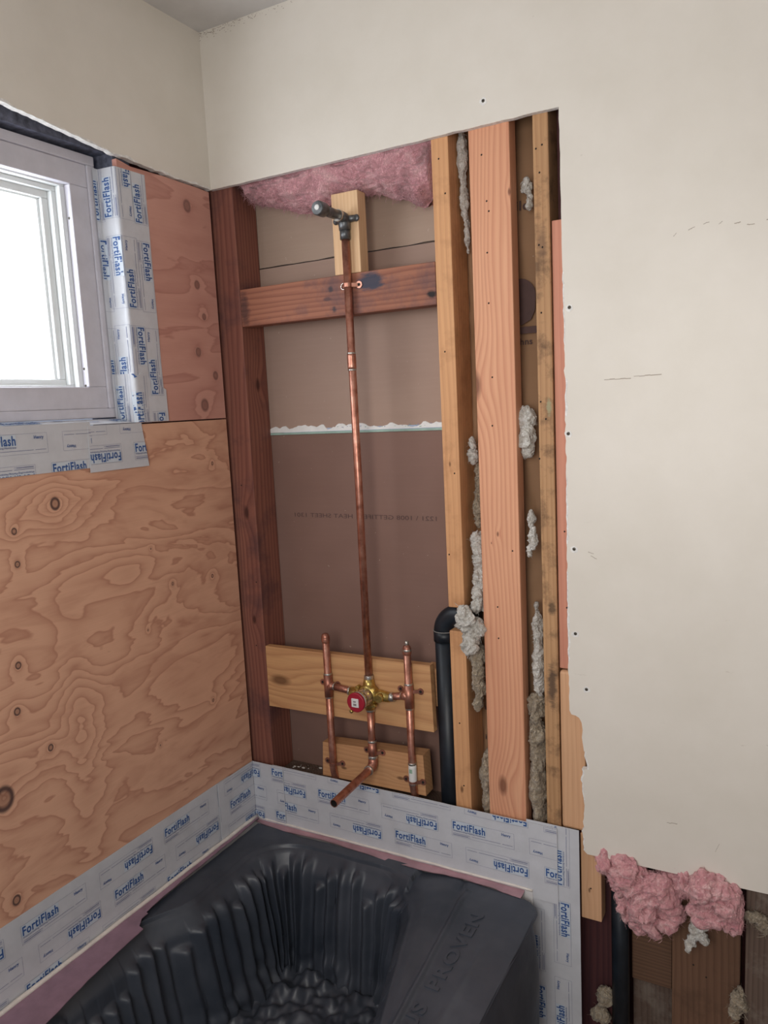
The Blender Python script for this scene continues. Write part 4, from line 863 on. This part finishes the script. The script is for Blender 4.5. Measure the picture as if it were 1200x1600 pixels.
scl = tot/s; ribs = [(a*scl, w*scl, k, t0) for a, w, k, t0 in ribs]
import bisect
starts = [r[0] for r in ribs]
def rib(s):
    d = s*tot; i = max(0, bisect.bisect_right(starts, d)-1); a, w, k, t0 = ribs[i]; q = (d-a)/w
    return (math.sin(PI*q)**2.0)*k, t0, q, i
vs = []; loops = 0
def outer(s):
    x, y, nx, ny = well(s)
    # project outward to the outer rounded rectangle
    ox0, ox1, oy0, oy1 = .022, .7995, -1.62, -.024
    ts = []
    if nx < -1e-6: ts.append((ox1-x)/(-nx))
    if nx > 1e-6: ts.append((x-ox0)/nx)
    if ny < -1e-6: ts.append((oy1-y)/(-ny))
    if ny > 1e-6: ts.append((y-oy0)/ny)
    t = min(ts); return x-nx*t, y-ny*t
rowsD = 96
# warp the deck so the far right corner is filled: blend normals across the arc
def outer2(s):
    x, y, nx, ny = well(s)
    if nx < -1e-3 and ny < -1e-3:      # arc towards +x,+y corner: spread over the full corner
        an = math.atan2(-ny, -nx)      # 0..pi/2
        c = Vector((.535-.12, -.058-.12)); L1 = -.024-c.y; L2 = .7995-c.x
        th = math.atan2(L1, L2); t = an/(PI/2); r = .035
        if t < .5:
            yy = c.y+(L1)*(t*2); xx = .7995
        else:
            xx = c.x+(L2)*((1-t)*2); yy = -.024
        # rounded corner
        dx = xx-(.7995-r); dy = yy-(-.024-.0-r)
        if dx > 0 and dy > 0:
            m_ = math.hypot(dx, dy); xx = .7995-r+dx/m_*r; yy = -.024-r+dy/m_*r
        return xx, yy-.012*max(0, (xx-.60)/.19)*S3((yy+.178)/.12)
    ox, oy = outer(s)
    if oy > -.05 and ox > .05: oy -= .012*max(0, (ox-.60)/.19)+.004*math.sin(ox*17)*min(1, ox/.2)+.008*S3(ox/.3)
    return ox, oy
for i in range(NP):
    s = i/NP; x, y, nx, ny = well(s); ox, oy = outer2(s); h, t0, q, idx = rib(s)
    col = []
    for j in range(rowsD):
        t = j/(rowsD-1); tt = t; X = ox+(x-ox)*tt; Y = oy+(y-oy)*tt; Z = deckz(X, Y)
        Z -= .010*S3((t-.86)/.14)
        if j == 0: Z -= .0035
        col.append((X, Y, Z))
    smooth_side = 1-S3((x-.44)/.08) if y < -.12 else 1
    DR = 46
    for j in range(1, DR+1):
        t = j/DR; dep = .30*t; inset = .012+.060*t**.8 if True else 0
        ins = .004+.016*S3(t*7)+.055*t
        on = S3((t-t0*.5)/.045)*(1-.35*t)
        amp = .019*h*on*smooth_side
        amp += .004*nz(x*14+idx, dep*16, y*14)*smooth_side*S3(t*6)
        cr = S3((t-.62)/.2)*.016*nz(x*22, y*22, dep*26)*smooth_side
        k = ins+amp+cr
        side = .006*nz(idx*3.1, dep*9)*on
        X = x+nx*k-ny*side; Y = y+ny*k+nx*side
        zz = RZ-.0055-.30*t-.004*(1-on)
        col.append((X, Y, zz))
    vs.append(col)
R_ = len(vs[0]); flat = [p for c in vs for p in c]; fs = []
for i in range(NP):
    a = i*R_; b = ((i+1) % NP)*R_
    for j in range(R_-1): fs.append((a+j, a+j+1, b+j+1, b+j))
m = MB(); m.add(flat, fs, 0, True)
fl = []; nI = 120; nJ = 300    # crumpled floor
for i in range(nI+1):
    for j in range(nJ+1):
        X = .15+.50*i/nI; Y = -1.40+1.30*j/nJ; fl.append((X, Y, RZ-.286+.030*abs(nz(X*17, Y*17, 4))+.014*nz(X*45, Y*45)))
m.add(fl, [(i*(nJ+1)+j, (i+1)*(nJ+1)+j, (i+1)*(nJ+1)+j+1, i*(nJ+1)+j+1) for i in range(nI) for j in range(nJ)], 0, True)
# front skirt hanging over the apron with a rounded, slightly billowing end
sk = []; prof = [(1, 0)]
ny_ = 90; nzk = 40
for j in range(nzk+1):
    t = j/nzk; z = RZ+.001-(.40)*t
    for i in range(ny_+1):
        y = -.060-.0-1.50*(i/ny_)**1.6; 
        bulge = .004*S3(t*8)+.010*math.sin(PI*min(1, t*1.2))+.003*nz(y*10, z*10)
        e = max(0, 1-(-y-.060)/.045); X = .7975+bulge-.028*e**2.2*(1 if t > .02 else .4); Y = y-.055*t*t*e+.0
        sk.append((X, Y, z))
m.add(sk, [(j*(ny_+1)+i, (j+1)*(ny_+1)+i, (j+1)*(ny_+1)+i+1, j*(ny_+1)+i+1) for j in range(nzk) for i in range(ny_)], 0, True)
# end return of the skirt
er = []
for j in range(nzk+1):
    t = j/nzk; z = RZ+.001-.40*t; X0, Y0 = sk[j*(ny_+1)][0], sk[j*(ny_+1)][1]
    for i in range(9): er.append((X0-.0125*i, Y0+.012*math.sin(min(1, i/3)*PI/2)+.002, z))
m.add(er, [(j*9+i, j*9+i+1, (j+1)*9+i+1, (j+1)*9+i) for j in range(nzk) for i in range(8)], 0, True)
cov = m.build('tub_protector', M['cover']); tag(cov, 'dark grey moulded plastic protector with fluted sides covering the bathtub', 'tub cover')
# raised lettering along the apron side, reading away from the viewer
m = MB()
def emboss(txt, x, y, h, length, bold=.03):
    vs, fs, w = textmesh(txt, bold); ws = length/(w*h)
    def P(a, b, up): X = x-b*h; Y = y+a*h*ws; return (X, Y, deckz(X, Y)+up)
    n = len(vs); m.add([P(a, b, .0026) for a, b in vs], fs, 0)
    ed = {}
    for f in fs:
        for q in range(len(f)): e = (f[q], f[(q+1) % len(f)]); ed[e] = 1
    side = [e for e in ed if (e[1], e[0]) not in ed]
    m.add([P(a, b, .0026) for a, b in vs]+[P(a*1.0, b, -.001) for a, b in vs], [(a, b, n+b, n+a) for a, b in side], 0)
for a_ in (('PROVEN', .702, -.360, .026, .235), ('US', .702, -.462, .026, .062)):
    m = MB(); emboss(*a_); m.build('raised_lettering', M['cover'], cov)
GR = {'flashing_tape': 'printed flashing tapes around window and tub', 'wall_stud': 'vertical wall studs', 'wall_board': 'boards nailed to the studs', 'blocking': 'blocking pieces between the studs',
      'insulation_tuft': 'loose wads of fibreglass', 'insulation_batt': 'insulation batts in the wall', 'plywood_sheet': 'plywood sheets on the window wall', 'gypsum_panel': 'gypsum panels behind the framing'}
for o in COL.objects:
    k_ = o.name.split('.')[0]
    if o.parent is None and k_ in GR: o['group'] = GR[k_]
for o in bpy.data.objects:
    if '_o' in o: del o['_o']
